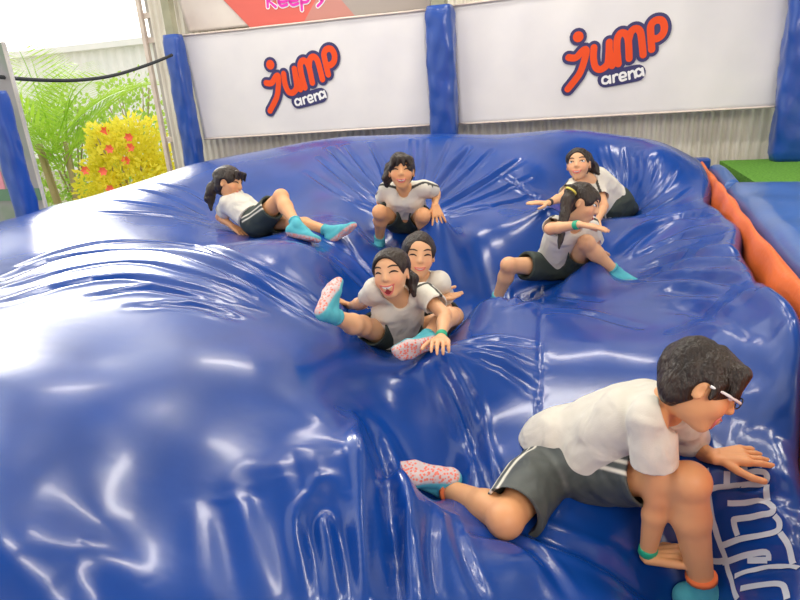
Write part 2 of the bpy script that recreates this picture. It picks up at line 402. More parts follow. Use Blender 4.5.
C_ = np.vstack([C_, OUT_])
def _phi(r2): return .5 * r2 * np.log(r2 + 1e-9)
def _fit(C, lam):
    n = len(C); D2 = ((C[:, None, :2] - C[None, :, :2]) ** 2).sum(2)
    P = np.c_[np.ones(n), C[:, :2]]
    M = np.zeros((n + 3, n + 3)); M[:n, :n] = _phi(D2) + lam * np.eye(n); M[:n, n:] = P; M[n:, :n] = P.T
    return np.linalg.solve(M, np.r_[C[:, 2], 0, 0, 0])
TPS_W = _fit(C_, .004)
def bag_base(x, y):
    x = np.asarray(x, float); y = np.asarray(y, float); sh = x.shape; x = x.ravel(); y = y.ravel(); out = np.empty(len(x)); n = len(C_)
    for a in range(0, len(x), 20000):
        b = slice(a, a + 20000)
        r2 = (x[b, None] - C_[None, :, 0]) ** 2 + (y[b, None] - C_[None, :, 1]) ** 2
        out[b] = _phi(r2) @ TPS_W[:n] + TPS_W[n] + TPS_W[n + 1] * x[b] + TPS_W[n + 2] * y[b]
    return out.reshape(sh)
def march(px, py, fn, z0=.7, z1=6.5, st=.01):
    d = ray(px, py); t = np.arange(z0, z1, st); P = EYE + d * t[:, None]
    g = P[:, 2] - fn(P[:, 0], P[:, 1]); i = np.argmax(g < 0)
    if not (g < 0).any(): return P[-1]
    return P[i]
if __name__ == '__main__' and 'CHECK' in globals():
    res = bag_base(C_[:, 0], C_[:, 1]) - C_[:, 2]
    k = np.argsort(-abs(res))[:25]
    for i in k: print(i, (BAG_CTRL + BAG_CONTACT + ['o'] * 20)[i] if i < len(BAG_CTRL) else 'contact', C_[i], round(res[i], 3))
# ------------------------------------------------------------------ airbag surface with creases
def polyline_on_bag(pts):
    return np.array([march(x, y, bag_base) for x, y in catmull([A3(*p) for p in pts], 5)])
CREASES = [  # pixel path, depth, width, lip
    ([(0, 279), (50, 262), (110, 253), (173, 254), (230, 271), (280, 298), (320, 322)], .022, .022, .8),
    ([(0, 301), (67, 284), (133, 279), (200, 291), (262, 312)], .018, .020, .8),
    ([(20, 266), (87, 246), (150, 241), (220, 252), (290, 284), (330, 312)], .016, .018, .8),
    ([(90, 296), (150, 290), (215, 301), (255, 316)], .014, .02, .8),
    ([(0, 288), (70, 271), (140, 265), (205, 277), (255, 296)], .016, .014, .8),
    ([(130, 306), (190, 306), (240, 320)], .010, .02, .8),
    ([(130, 188), (170, 198), (205, 216)], .018, .02, .8), ([(112, 200), (160, 207), (210, 222)], .014, .018, .8),
    ([(145, 182), (185, 190), (212, 205)], .014, .016, .8), ([(100, 211), (160, 216), (215, 229)], .010, .02, .8),
    ([(300, 243), (335, 262), (365, 290)], .014, .02, .8), ([(320, 240), (350, 255), (376, 280)], .012, .016, .8), ([(345, 240), (360, 262), (380, 285)], .012, .014, .8),
    ([(431, 352), (452, 386), (470, 428), (484, 470), (492, 500)], .030, .020, 1.2), ([(446, 352), (464, 382), (477, 412), (482, 440)], .020, .014, 1.2),
    ([(424, 356), (440, 392), (458, 430), (474, 470)], .014, .014, 1.0),
    ([(455, 342), (500, 340), (540, 348)], .014, .022, 1.0), ([(458, 350), (500, 366), (536, 392)], .012, .018, 1.0), ([(458, 346), (505, 352), (545, 372)], .010, .014, 1.0),
    ([(372, 430), (380, 450), (386, 480), (390, 530), (395, 605)], .08, .032, 1.0), ([(366, 470), (372, 520), (374, 600)], .014, .014, 1.0),
    ([(222, 500), (226, 530), (240, 605)], 0.0070, 0.0372, 1.0), ([(256, 485), (268, 520), (285, 605)], 0.0110, 0.0341, 1.0), ([(280, 480), (288, 520), (300, 605)], 0.0120, 0.0279, 1.0),
    ([(296, 462), (308, 520), (313, 605)], 0.0100, 0.0248, 1.0), ([(325, 500), (312, 525), (318, 560), (325, 605)], 0.0240, 0.0232, 1.2), ([(330, 500), (341, 540), (350, 605)], 0.0240, 0.0264, 1.2),
    ([(60, 575), (90, 590), (110, 620)], 0.0080, 0.0465, 1.0),
    ([(405, 500), (398, 545), (402, 600)], .018, .016, 1.0), ([(432, 508), (428, 545), (432, 600)], .016, .018, 1.0), ([(452, 520), (462, 555), (480, 600)], .014, .016, 1.0), ([(420, 500), (413, 550), (417, 600)], .012, .012, 1.0),
    ([(470, 535), (530, 550), (570, 600)], .012, .02, 1.0), ([(520, 530), (600, 560), (640, 590)], .02, .03, 1.0),
    ([(330, 148), (352, 172), (388, 205)], 0.0338, .022, 1.2), ([(346, 146), (366, 172), (392, 205)], 0.0234, .016, 1.2), ([(318, 158), (350, 185), (385, 210)], 0.0234, .018, 1.0), ([(370, 143), (382, 168), (395, 205)], 0.0260, .018, 1.0),
    ([(305, 172), (345, 197), (382, 214)], 0.0182, .016, 1.0), ([(412, 140), (412, 175), (410, 205)], 0.0234, .016, 1.0), ([(426, 140), (424, 170), (415, 205)], 0.0208, .014, 1.0),
    ([(470, 148), (452, 170), (425, 205)], 0.0312, .02, 1.2), ([(492, 150), (465, 178), (432, 206)], 0.0208, .016, 1.2), ([(520, 160), (480, 187), (438, 210)], 0.0286, .018, 1.2), ([(530, 178), (490, 196), (440, 214)], 0.0182, .014, 1.0),
    ([(512, 203), (475, 208), (440, 217)], 0.0208, .016, 1.0), ([(450, 140), (440, 165), (420, 203)], 0.0156, .012, 1.0), ([(540, 195), (500, 205), (450, 218)], 0.0156, .014, 1.0),
    ([(598, 150), (606, 175), (615, 195)], .014, .014, 1.0), ([(625, 150), (628, 175), (626, 198)], .018, .014, 1.0), ([(643, 155), (642, 178), (632, 202)], .02, .016, 1.2), ([(660, 160), (652, 185), (636, 207)], .018, .014, 1.2), ([(676, 170), (660, 195), (638, 212)], .016, .015, 1.0),
    ([(690, 190), (665, 206), (640, 218)], .016, .016, 1.0), ([(610, 148), (616, 172), (622, 195)], .010, .010, 1.0),
    ([(715, 215), (680, 218), (645, 232), (618, 255)], 0.0352, 0.0297, 1.0), ([(722, 232), (680, 238), (640, 256)], 0.0224, 0.0216, 1.0), ([(735, 252), (690, 254), (640, 270)], 0.0288, 0.0270, 1.0), ([(755, 290), (700, 275), (645, 278)], 0.0320, 0.0297, 1.0), ([(745, 270), (700, 265), (650, 272)], 0.0192, 0.0189, 1.0),
    ([(780, 320), (720, 296), (660, 292)], 0.0224, 0.0243, 1.0), ([(790, 345), (730, 318), (670, 310)], 0.0192, 0.0270, 1.0), ([(545, 206), (525, 190), (500, 176)], 0.0192, 0.0216, 1.0),
    ([(800, 415), (760, 385), (715, 352)], 0.0256, 0.0243, 1.0), ([(800, 390), (765, 362), (725, 335)], 0.0224, 0.0216, 1.0), ([(805, 440), (775, 424), (740, 412)], 0.0192, 0.0270, 1.0), ([(805, 365), (770, 342), (730, 322)], 0.0160, 0.0189, 1.0),
    ([(805, 498), (765, 486), (722, 482), (700, 492)], .024, .018, 1.0), ([(805, 512), (760, 500), (706, 510)], .012, .014, 1.0), ([(805, 560), (750, 562), (708, 560)], .014, .018, 1.0),
    ([(600, 300), (545, 296), (500, 306)], .012, .02, 1.0), ([(497, 305), (530, 288), (565, 282)], .014, .02, .8), ([(640, 330), (580, 312), (540, 312)], .01, .02, 1.0),
]
CR_W = [(polyline_on_bag(p), a, w, l) for p, a, w, l in CREASES]
def crease_disp(x, y):
    x = x.ravel(); y = y.ravel(); out = np.zeros(len(x))
    for P, A, w, lip in CR_W:
        lo = P[:, :2].min(0) - 5 * w; hi = P[:, :2].max(0) + 5 * w
        s = np.where((x > lo[0]) & (x < hi[0]) & (y > lo[1]) & (y < hi[1]))[0]
        if not len(s): continue
        best = np.full(len(s), 9.0); par = np.zeros(len(s)); n = len(P) - 1
        for i in range(n):
            a = P[i, :2]; ab = P[i + 1, :2] - a; t = np.clip(((x[s] - a[0]) * ab[0] + (y[s] - a[1]) * ab[1]) / (ab @ ab + 1e-12), 0, 1)
            d = np.hypot(x[s] - a[0] - t * ab[0], y[s] - a[1] - t * ab[1]); m = d < best
            best[m] = d[m]; par[m] = (i + t[m]) / n
        env = np.sin(np.pi * np.clip(par * .9 + .06, 0, 1)) ** .8
        q = best / w
        out[s] += A * env * (-np.exp(-q * q) + .45 * lip * np.exp(-((q - 1.9) / .9) ** 2))
    return out
SEAM = np.array([march(x, y, bag_base) for x, y in [(541, 285), (541, 315), (540, 345), (539, 375), (538, 405), (538, 440)]])
NZ = [(rng.uniform(0, 6.28), rng.uniform(0, 6.28), rng.uniform(2.5, 7.5), rng.uniform(0, 6.28)) for _ in range(14)]
def bag_z(x, y):
    x = np.asarray(x, float); y = np.asarray(y, float); sh = x.shape
    z = bag_base(x, y).ravel() + crease_disp(x, y); X = x.ravel(); Y = y.ravel()
    for a, _, f, p in NZ: z = z + .0022 * np.sin(f * (math.cos(a) * X + math.sin(a) * Y) + p)
    for i in range(len(SEAM) - 1):
        a = SEAM[i, :2]; ab = SEAM[i + 1, :2] - a; t = np.clip(((X - a[0]) * ab[0] + (Y - a[1]) * ab[1]) / (ab @ ab), 0, 1)
        d = np.hypot(X - a[0] - t * ab[0], Y - a[1] - t * ab[1]); z = z - .006 * np.exp(-(d / .007) ** 2)
    u = X * WU[0] + Y * WU[1]; v = X * WV[0] + Y * WV[1]
    e = np.clip((u - (edge_u(v) - .09)) / .09, 0, 1); z = z - .13 * (1 - np.sqrt(np.clip(1 - e ** 2.2, 0, 1)))
    e = np.clip((v - 5.45) / .5, 0, 1); z = z - .45 * (1 - np.sqrt(1 - e ** 2))
    e = np.clip((-3.5 - u) / .6, 0, 1); z = z - .5 * (1 - np.sqrt(1 - e ** 2))
    return z.reshape(sh)
def edge_u(v): return .665 + .08 * (v - 2.1) + .02 * np.sin(4.1 * v) + .012 * np.sin(9.3 * v + 1)
def bag_mesh():
    vs = [.22]
    while vs[-1] < 5.95: vs.append(vs[-1] + .0055 + .0020 * vs[-1])
    vs = np.array(vs); nu = 470
    s = np.linspace(0, 1, nu)
    U = np.array([-4.1 + (edge_u(v) + 4.1) * s for v in vs]); V = np.repeat(vs[:, None], nu, 1)
    X = WU[0] * U + WV[0] * V; Y = WU[1] * U + WV[1] * V
    Z = bag_z(X, Y)
    P = np.stack([X, Y, Z], -1); nv = len(vs)
    idx = np.arange(nv * nu).reshape(nv, nu)
    F = np.stack([idx[:-1, :-1], idx[:-1, 1:], idx[1:, 1:], idx[1:, :-1]], -1).reshape(-1, 4)
    Pf = P.reshape(-1, 3)
    loop = np.r_[idx[0, :], idx[1:, -1], idx[-1, -2::-1], idx[-2:0:-1, 0]]
    base = Pf[loop].copy(); base[:, 2] = .22; k = len(Pf); n = len(loop)
    G = np.stack([loop, k + np.arange(n), k + (np.arange(n) + 1) % n, np.roll(loop, -1)], 1)
    return np.vstack([Pf, base]), np.vstack([F, G])

def vinyl(c, rough=.24, scale=9, bump=.03, var=.82, coat=.35):
    def f(m, n, l, b):
        noise_mix(tuple(x * var for x in c), c, scale=3, bump=bump, bscale=scale)(m, n, l, b)
        b.inputs['Coat Weight'].default_value = coat; b.inputs['Coat Roughness'].default_value = .10
    return mat('vinyl', c, rough, build=f)
M_BAG = vinyl((.003, .055, .32), rough=.25, scale=22, bump=.05, coat=.2)
M_BLUE = vinyl((.008, .07, .38), rough=.3, scale=60, bump=.12)
M_ORANGE = vinyl((.90, .17, .02), rough=.42, scale=25, bump=.3, coat=.1)
M_SILVER = mat('printed_silver', (.55, .62, .72), .5)

# ------------------------------------------------------------------ structure
M_GROUND = mat('ground', (.35, .33, .25), .9, build=noise_mix((.28, .30, .16), (.5, .47, .36), 2.0, bump=.2))
b = MB(); b.box(uv(0, 20, -.05), WU * 45, WV * 45, A3(0, 0, .05)); g = b.build('ground', M_GROUND, smooth=False); tag(g, kind='structure')
M_FLOOR = mat('floor', (.3, .3, .3), .7, build=noise_mix((.25, .25, .26), (.36, .35, .34), 5))
b = MB(); b.box(uv(1.0, 2.0, .1), WU * 5.2, WV * 4.75, A3(0, 0, .1)); tag(b.build('floor', M_FLOOR, smooth=False), kind='structure')
M_CORR = mat('corrugated_steel', (.8, .76, .66), .45, build=noise_mix((.68, .64, .54), (.90, .86, .76), 3.0, .3, .7, stretch=(1, 1, .5)))
def corrugated(name, u0, u1, v, z0, z1, pitch, depth, m, along=None, org=None):
    n = int((u1 - u0) / pitch * 8); b = MB(); t = np.linspace(u0, u1, n)
    for zz in (z0, z1):
        for x in t:
            w = math.sin(2 * math.pi * x / pitch); w = math.copysign(min(abs(w) * 1.6, 1), w)
            b.v.append(uv(x, v + depth * w, zz))
    for zz in (z0, z1):
        for x in t: b.v.append(uv(x, v + depth * 2.5, zz))
    for i in range(n - 1):
        b.f += [(i, i + 1, n + i + 1, n + i), (2 * n + i, 3 * n + i, 3 * n + i + 1, 2 * n + i + 1)]
    return b.build(name, m, smooth=False)
uL = on_wall(166, 100, WALL_V + .3)[0]
tag(corrugated('wall_back', uL, 5.6, WALL_V + .3, .2, 5.5, .085, .014, M_CORR), kind='structure')
M_FRONT = mat('pink_tint_wall', (.7, .35, .5), .7, build=noise_mix((.55, .16, .34), (.62, .58, .54), .5))
b = MB(); b.box(uv(1.0, -3.9, 2.7), WU * 4.6, WV * .05, A3(0, 0, 2.7)); tag(b.build('added_wall_front', M_FRONT, smooth=False), kind='structure')  # unseen wall behind the camera, added to give the bag pinkish reflections
M_CEIL = mat('roof', (.62, .6, .55), .6, build=noise_mix((.55, .53, .48), (.68, .66, .6), 1.5))
b = MB(); b.box(uv(1.0, 1.9, 5.55), WU * 4.6, WV * 4.85, A3(0, 0, .05)); tag(b.build('added_ceiling', M_CEIL, smooth=False), kind='structure')  # out of view, added to shape what the glossy bag reflects

# ------------------------------------------------------------------ airbag object
V_, F_ = bag_mesh()
bag = mesh_obj('airbag', V_, F_, M_BAG, origin=uv(-1.5, 3, .22))
tag(bag, 'huge shiny blue inflated airbag with creases that the children sit and crawl on', 'airbag')
# silver outline lettering printed near the right front of the bag
def ribbon(b, pts, w):
    P = catmull([march(*p, bag_z, .9, 2.6, .002) for p in pts], 5)
    P = [A3(p[0], p[1], bag_z(p[0], p[1])) for p in P]
    L = []
    e = .004
    for i, p in enumerate(P):
        t = nrm(P[min(i + 1, len(P) - 1)] - P[max(i - 1, 0)])
        zx = (bag_z(p[0] + e, p[1]) - bag_z(p[0] - e, p[1])) / (2 * e); zy = (bag_z(p[0], p[1] + e) - bag_z(p[0], p[1] - e)) / (2 * e)
        n = nrm(A3(-zx, -zy, 1)); s = nrm(np.cross(t, n))
        row = []
        for q in (-1, -.33, .33, 1):
            r = p + s * w * q; r[2] = bag_z(r[0], r[1]); row.append(r + n * .0022)
        L.append(row)
    k = len(b.v)
    for r in L: b.v += r
    for i in range(len(L) - 1):
        for j in range(3): b.f.append((k + 4 * i + j, k + 4 * i + j + 1, k + 4 * i + 5 + j, k + 4 * i + 4 + j))
def c5(pts): return [(680 + x / 3.533, 430 + y / 3.533) for x, y in pts]
b = MB()
for pts in [
    [(92, 140), (97, 200), (108, 290), (125, 350), (145, 410), (165, 470), (185, 540), (205, 600)],
    [(100, 215), (160, 205), (230, 196), (290, 192), (308, 172), (300, 150), (270, 148), (232, 153), (226, 120)],
    [(165, 195), (166, 150)],
    [(168, 262), (230, 262), (300, 258), (328, 272), (325, 292), (280, 302), (200, 318), (192, 330), (205, 375)],
    [(308, 195), (306, 225), (310, 255)],
    [(145, 410), (210, 390), (290, 375), (345, 358), (352, 330), (335, 305)],
    [(150, 470), (230, 448), (305, 436), (315, 465)], [(240, 462), (310, 464)],
    [(105, 462), (160, 466)], [(355, 365), (385, 410), (402, 475)],
    [(195, 520), (270, 498), (350, 486), (420, 490)], [(215, 565), (300, 550), (360, 548), (375, 575), (380, 600)],
    [(98, 325), (112, 315)]]:
    ribbon(b, c5(pts), .0085)
b.build('printed_lettering', M_SILVER, bag, smooth=True).__setitem__('label', 'silver outlined printed lettering')
bag.children[0].data.materials[0] = M_SILVER

# ------------------------------------------------------------------ mats and turf to the right
def edge_pad():
    b = MB(); n = 150; m = 14
    for i in range(n):
        v = 1.0 + (5.75 - 1.0) * i / (n - 1); ue = .712 + .066 * (v - 2.4)
        w = .042 + .005 * math.sin(5.1 * v + 1) + .008 * math.sin(13 * v); top = 1.27 + .006 * math.sin(3.3 * v) + .005 * math.sin(11 * v + 2)
        for j in range(m):
            th = math.pi * j / (m - 1)
            x = ue + .035 - w * math.cos(th) * (1 + .04 * math.sin(9 * v)) * (1 if th > 1.57 else 1.0); z = top - .14 + .14 * math.sin(th)
            if j == 0: z = .25
            if j == m - 1: z = .25
            b.v.append(uv(x, v, z))
    for i in range(n - 1):
        for j in range(m - 1): b.f.append((i * m + j, i * m + j + 1, (i + 1) * m + j + 1, (i + 1) * m + j))
    b.f.append(tuple(range(m))); b.f.append(tuple(range((n - 1) * m, n * m))[::-1])
    return b.build('orange_edge_pad', M_ORANGE)
tag(edge_pad(), 'long orange vinyl edge pad between the airbag and the blue mats', 'pad')
M_MAT = vinyl((.035, .14, .48), rough=.34, scale=30, bump=.1)
def soft_box(name, u0, u1, v0, v1, z0, z1, m, bulge=.03, skew=.062, nu=40, nv=60):
    b = MB(); g = {}
    for i in range(nv + 1):
        for j in range(nu + 1):
            s, t = j / nu, i / nv; v = v0 + (v1 - v0) * t; u = u0 + skew * (v - 2.0) + (u1 - u0 - 0) * s
            r = min(min(s, 1 - s) * (u1 - u0), min(t, 1 - t) * (v1 - v0)); e = min(r / .06, 1)
            z = z1 - .05 * (1 - math.sqrt(1 - (1 - e) ** 2)) + bulge * (math.sin(math.pi * s) * math.sin(math.pi * t)) ** .5 + .006 * math.sin(9 * v + 4 * u) * e
            g[i, j] = len(b.v); b.v.append(uv(u, v, z))
    for i in range(nv):
        for j in range(nu): b.f.append((g[i, j], g[i, j + 1], g[i + 1, j + 1], g[i + 1, j]))
    loop = [g[0, j] for j in range(nu + 1)] + [g[i, nu] for i in range(1, nv + 1)] + [g[nv, j] for j in range(nu - 1, -1, -1)] + [g[i, 0] for i in range(nv - 1, 0, -1)]
    k = len(b.v)
    for q in loop: p = b.v[q].copy(); p[2] = z0; b.v.append(p)
    n = len(loop)
    for i in range(n): b.f.append((loop[i], k + i, k + (i + 1) % n, loop[(i + 1) % n]))
    b.f.append(tuple(k + i for i in range(n))[::-1])
    return b.build(name, m)
tag(soft_box('floor_mat', .785, 3.2, .6, 4.72, .85, 1.255, M_MAT, .03), 'wide blue vinyl mat lying beside the orange pad', 'mat')
tag(soft_box('floor_mat', .785, .90, 4.74, 5.70, .85, 1.255, M_MAT, .02), 'narrow blue mat between the orange pad and the green turf', 'mat')
M_TURF = mat('turf', (.1, .3, .03), .9, build=noise_mix((.05, .20, .01), (.16, .40, .04), 60, bump=.6))
b = MB(); b.box(uv(3.42, 5.54, .70), WU * 2.20, WV * .81, A3(0, 0, .50)); 
trf = b.build('turf_platform', M_TURF, smooth=False); tag(trf, kind='structure')
b = MB(); b.box(uv(3.4, 2.55, .52), WU * 2.3, WV * 1.9, A3(0, 0, .3)); tag(b.build('platform', M_FLOOR, smooth=False), kind='structure')
b = MB(); b.box(uv(.95, 5.86, 1.24), WU * .10, WV * .06, A3(0, 0, .05)); tag(bevel(b.build('corner_pad', M_BLUE, smooth=False), .02), 'small dark blue pad at the far end of the orange strip', 'pad')
# ------------------------------------------------------------------ back wall: padded posts, banners with logos
M_BANNER = mat('banner_cloth', (.78, .76, .76), .55, build=noise_mix((.73, .715, .725), (.81, .79, .78), 1.6, bump=.05))
M_NAVY = mat('navy_print', (.03, .03, .13), .5)
M_LOGO = mat('orange_print', (.82, .085, .02), .6, spec=.2)
M_WHITE = mat('white_print', (.85, .85, .85), .5)
M_PINK = mat('magenta_print', (.75, .03, .42), .5)
M_STEEL = mat('painted_steel', (.36, .36, .24), .5, build=noise_mix((.30, .30, .20), (.42, .41, .28), 4))
M_POLE = mat('pale_steel', (.72, .60, .52), .4, build=noise_mix((.62, .52, .45), (.80, .70, .62), 5))
M_GREY = mat('grey_sheet', (.55, .53, .50), .6, build=noise_mix((.47, .45, .42), (.62, .60, .57), 3))
M_HEM = mat('banner_hem', (.74, .64, .56), .5)
M_ROPE = mat('black_rope', (.03, .035, .04), .7)
def ripple(u, z): return .010 * math.sin(2.3 * u + .6) * math.sin(1.7 * z) + .004 * math.sin(7 * u + 3 * z) + .003 * math.sin(13 * u - 5 * z)
def banner(name, corners, v, m, nu=60, nz=24, parent=None, th=.006, rip=ripple):
    (a, b_, c, d) = corners        # bottom-left, bottom-right, top-right, top-left as (u, z)
    mb = MB(); g = {}
    for side in (0, 1):
        for i in range(nz + 1):
            for j in range(nu + 1):
                s, t = j / nu, i / nz
                u = (1 - t) * ((1 - s) * a[0] + s * b_[0]) + t * ((1 - s) * d[0] + s * c[0]); z = (1 - t) * ((1 - s) * a[1] + s * b_[1]) + t * ((1 - s) * d[1] + s * c[1])
                g[side, i, j] = len(mb.v); mb.v.append(uv(u, v + rip(u, z) + side * th, z))
    for i in range(nz):
        for j in range(nu):
            mb.f.append((g[0, i, j], g[0, i, j + 1], g[0, i + 1, j + 1], g[0, i + 1, j])); mb.f.append((g[1, i, j], g[1, i + 1, j], g[1, i + 1, j + 1], g[1, i, j + 1]))
    for j in range(nu):
        mb.f.append((g[0, 0, j], g[1, 0, j], g[1, 0, j + 1], g[0, 0, j + 1])); mb.f.append((g[0, nz, j], g[0, nz, j + 1], g[1, nz, j + 1], g[1, nz, j]))
    for i in range(nz):
        mb.f.append((g[0, i, 0], g[0, i + 1, 0], g[1, i + 1, 0], g[1, i, 0])); mb.f.append((g[0, i, nu], g[1, i, nu], g[1, i + 1, nu], g[0, i + 1, nu]))
    return mb.build(name, m, parent, origin=uv((a[0] + b_[0]) / 2, v, a[1]) if parent is None else None)
def stroke(mb, pts, w, v, th=.002):                     # flat round-ended stroke in the banner plane; pts are (u, z)
    pts = [A3(p[0], p[1], 0) for p in pts]; m = len(pts); L, Rr = [], []
    for i, p in enumerate(pts):
        t = nrm(pts[min(i + 1, m - 1)] - pts[max(i - 1, 0)]); s = A3(-t[1], t[0], 0); L.append(p + s * w); Rr.append(p - s * w)
    t0 = nrm(pts[0] - pts[1]); t1 = nrm(pts[-1] - pts[-2])
    def cap(c, t, frm): 
        a0 = math.atan2(frm[1] - c[1], frm[0] - c[0]); return [c + w * A3(math.cos(a0 - math.pi * k / 8), math.sin(a0 - math.pi * k / 8), 0) for k in range(1, 8)]
    out = []
    P = lambda q: uv(q[0], v + ripple(q[0], q[1]), q[1])
    quads = []
    for i in range(m - 1): quads.append([L[i], L[i + 1], Rr[i + 1], Rr[i]])
    quads.append([L[-1]] + cap(pts[-1], t1, L[-1]) + [Rr[-1]]); quads.append([Rr[0]] + cap(pts[0], t0, Rr[0]) + [L[0]])
    for q in quads: mb.add([P(x) for x in q], [tuple(range(len(q)))[::-1]])
def logo_pts(pts, fn): return [fn(x, y) for x, y in pts]
# letter strokes drawn in the local frame of the logo (units of its width, origin at its centre)
def c3(x, y): return (440 + x / 2.222, y / 2.222)
LU0, LZ0 = on_wall(617, 54); LW = on_wall(667, 40)[0] - on_wall(566, 60)[0]
def loc(x, y):
    px, py = c3(x, y); u, z = on_wall(px, py); return A3((u - LU0) / LW, (z - LZ0) / LW, 0)
def arc(c, r, a0, a1, n=10): return [(c[0] + r * math.cos(math.radians(a0 + (a1 - a0) * i / n)), c[1] + r * math.sin(math.radians(a0 + (a1 - a0) * i / n))) for i in range(n + 1)]
cm = lambda *p: [tuple(q[:2]) for q in catmull([A3(*x) for x in p], 5)]
JUMP = [cm((286, 128), (302, 128), (318, 112), (325, 112), (322, 130), (312, 160), (300, 178), (284, 198)),
        cm((342, 106), (341, 130), (346, 150), (358, 154), (372, 142), (375, 120), (376, 94)), cm((376, 110), (382, 146)),
        cm((396, 142), (393, 110), (394, 86), (402, 74), (412, 76), (418, 90), (420, 130)), cm((418, 92), (424, 72), (434, 64), (444, 70), (448, 90), (451, 122)),
        cm((470, 110), (468, 80), (468, 58), (478, 46), (492, 46), (498, 60), (494, 76), (482, 86), (470, 86))]
DOT = (307, 82)
ARENA = [cm((376, 174), (368, 170), (361, 175), (362, 184), (370, 185), (376, 179)), cm((377, 169), (378, 184)),
         cm((385, 168), (386, 182)), cm((385, 172), (390, 166), (394, 166)),
         cm((400, 172), (412, 169), (410, 162), (402, 163), (399, 171), (403, 179), (413, 176)),
         cm((419, 160), (421, 175)), cm((420, 165), (426, 158), (432, 161), (434, 172)),
         cm((446, 157), (438, 153), (432, 158), (434, 168), (441, 168), (446, 162)), cm((446, 152), (449, 167))]
ARENA = [[(x + (i > 6) * 3, y) for x, y in s] for i, s in enumerate(ARENA)]
def logo(parent, cu, cz, W, v, rot=0.0):
    R_ = lambda q: (cu + W * (q[0] * math.cos(rot) - q[1] * math.sin(rot)), cz + W * (q[0] * math.sin(rot) + q[1] * math.cos(rot)))
    nv_, org, wh = MB(), MB(), MB()
    k = 1 / 2.222 / 107        # crop pixels -> logo widths
    for s in JUMP:
        p = [R_(loc(*q)) for q in s]; stroke(nv_, p, W * 16.5 * k, v - .010); stroke(org, p, W * 8.4 * k, v - .013)
    d = R_(loc(*DOT)); e = R_(loc(DOT[0] + .3, DOT[1]))
    stroke(nv_, [d, e], W * 21 * k, v - .010); stroke(org, [d, e], W * 13 * k, v - .013)
    s = [R_(loc(*q)) for q in cm((368, 176), (400, 170), (438, 162))]; stroke(nv_, s, W * 20 * k, v - .0105)
    for s in ARENA: stroke(wh, [R_(loc(*q)) for q in s], W * 2.9 * k, v - .014)
    nv_.build('logo_outline', M_NAVY, parent, smooth=False); org.build('logo_letters', M_LOGO, parent, smooth=False); wh.build('logo_small_text', M_WHITE, parent, smooth=False)
W_ = on_wall
bl = banner('advertising_banner', [W_(205, 140), W_(433, 126), W_(426, 9), W_(181, 35)], WALL_V, M_BANNER)
tag(bl, 'white banner with orange jump logo hung between the left and middle blue posts', 'banner')
br = banner('advertising_banner', [W_(459, 125), W_(786, 107), W_(800, -42), W_(452, 5)], WALL_V, M_BANNER)
tag(br, 'larger white banner with orange jump logo right of the middle blue post', 'banner')
logo(br, LU0, LZ0, LW, WALL_V)
cu_, cz_ = W_(303, 79); lw_ = W_(341, 70)[0] - W_(265, 82)[0]
logo(bl, cu_, cz_, lw_, WALL_V, .03)
for bn, (p, q) in ((bl, ((181, 35), (426, 9))), (br, ((452, 5), (800, -42)))):
    a, c = W_(*p), W_(*q); mb = MB(); mb.tube([uv(a[0] + (c[0] - a[0]) * t, WALL_V - .012 + ripple(a[0] + (c[0] - a[0]) * t, a[1]), a[1] + (c[1] - a[1]) * t - .008) for t in np.linspace(0, 1, 20)], .011); mb.build('hem', M_HEM, bn)
for bn, (p, q) in ((bl, ((205, 139), (433, 125))), (br, ((459, 124), (786, 106)))):
    a, c = W_(*p), W_(*q); mb = MB(); mb.tube([uv(a[0] + (c[0] - a[0]) * t, WALL_V - .006 + ripple(a[0] + (c[0] - a[0]) * t, a[1]), a[1] + (c[1] - a[1]) * t) for t in np.linspace(0, 1, 20)], .009); mb.build('hem', M_HEM, bn)
# upper banner, cut by the top of the picture
M_UP = mat('upper_banner', (.68, .60, .55), .5, build=noise_mix((.62, .54, .50), (.74, .68, .62), 2))
up = banner('overhead_banner', [W_(183, 32), W_(428, 6), W_(424, -60), W_(160, -40)], WALL_V + .10, M_UP, rip=lambda u, z: 0)
tag(up, 'beige overhead banner with red shape and magenta lettering above the left banner', 'banner')
def flatpoly(name, pts, v, m, parent):
    mb = MB(); n = len(pts); q = [W_(*p) for p in pts]
    mb.add([uv(u, v, z) for u, z in q] + [uv(u, v + .004, z) for u, z in q], [tuple(range(n))[::-1], tuple(range(n, 2 * n))] + [(i, (i + 1) % n, n + (i + 1) % n, n + i) for i in range(n)])
    return mb.build(name, m, parent, smooth=False)
M_RED = mat('red_print', (.70, .13, .10), .5)
M_GREYP = mat('grey_print', (.38, .33, .30), .5)
flatpoly('printed_red_shape', [(214, -6), (246, 27), (300, 22), (330, -20)], WALL_V + .092, M_RED, up)
flatpoly('printed_grey_shape', [(300, 22), (352, 15), (322, -20)], WALL_V + .09, mat('salmon_print', (.55, .24, .20), .5), up)
flatpoly('printed_dark_shape', [(322, -12), (352, 15), (426, 7), (424, -20)], WALL_V + .0905, M_GREYP, up)
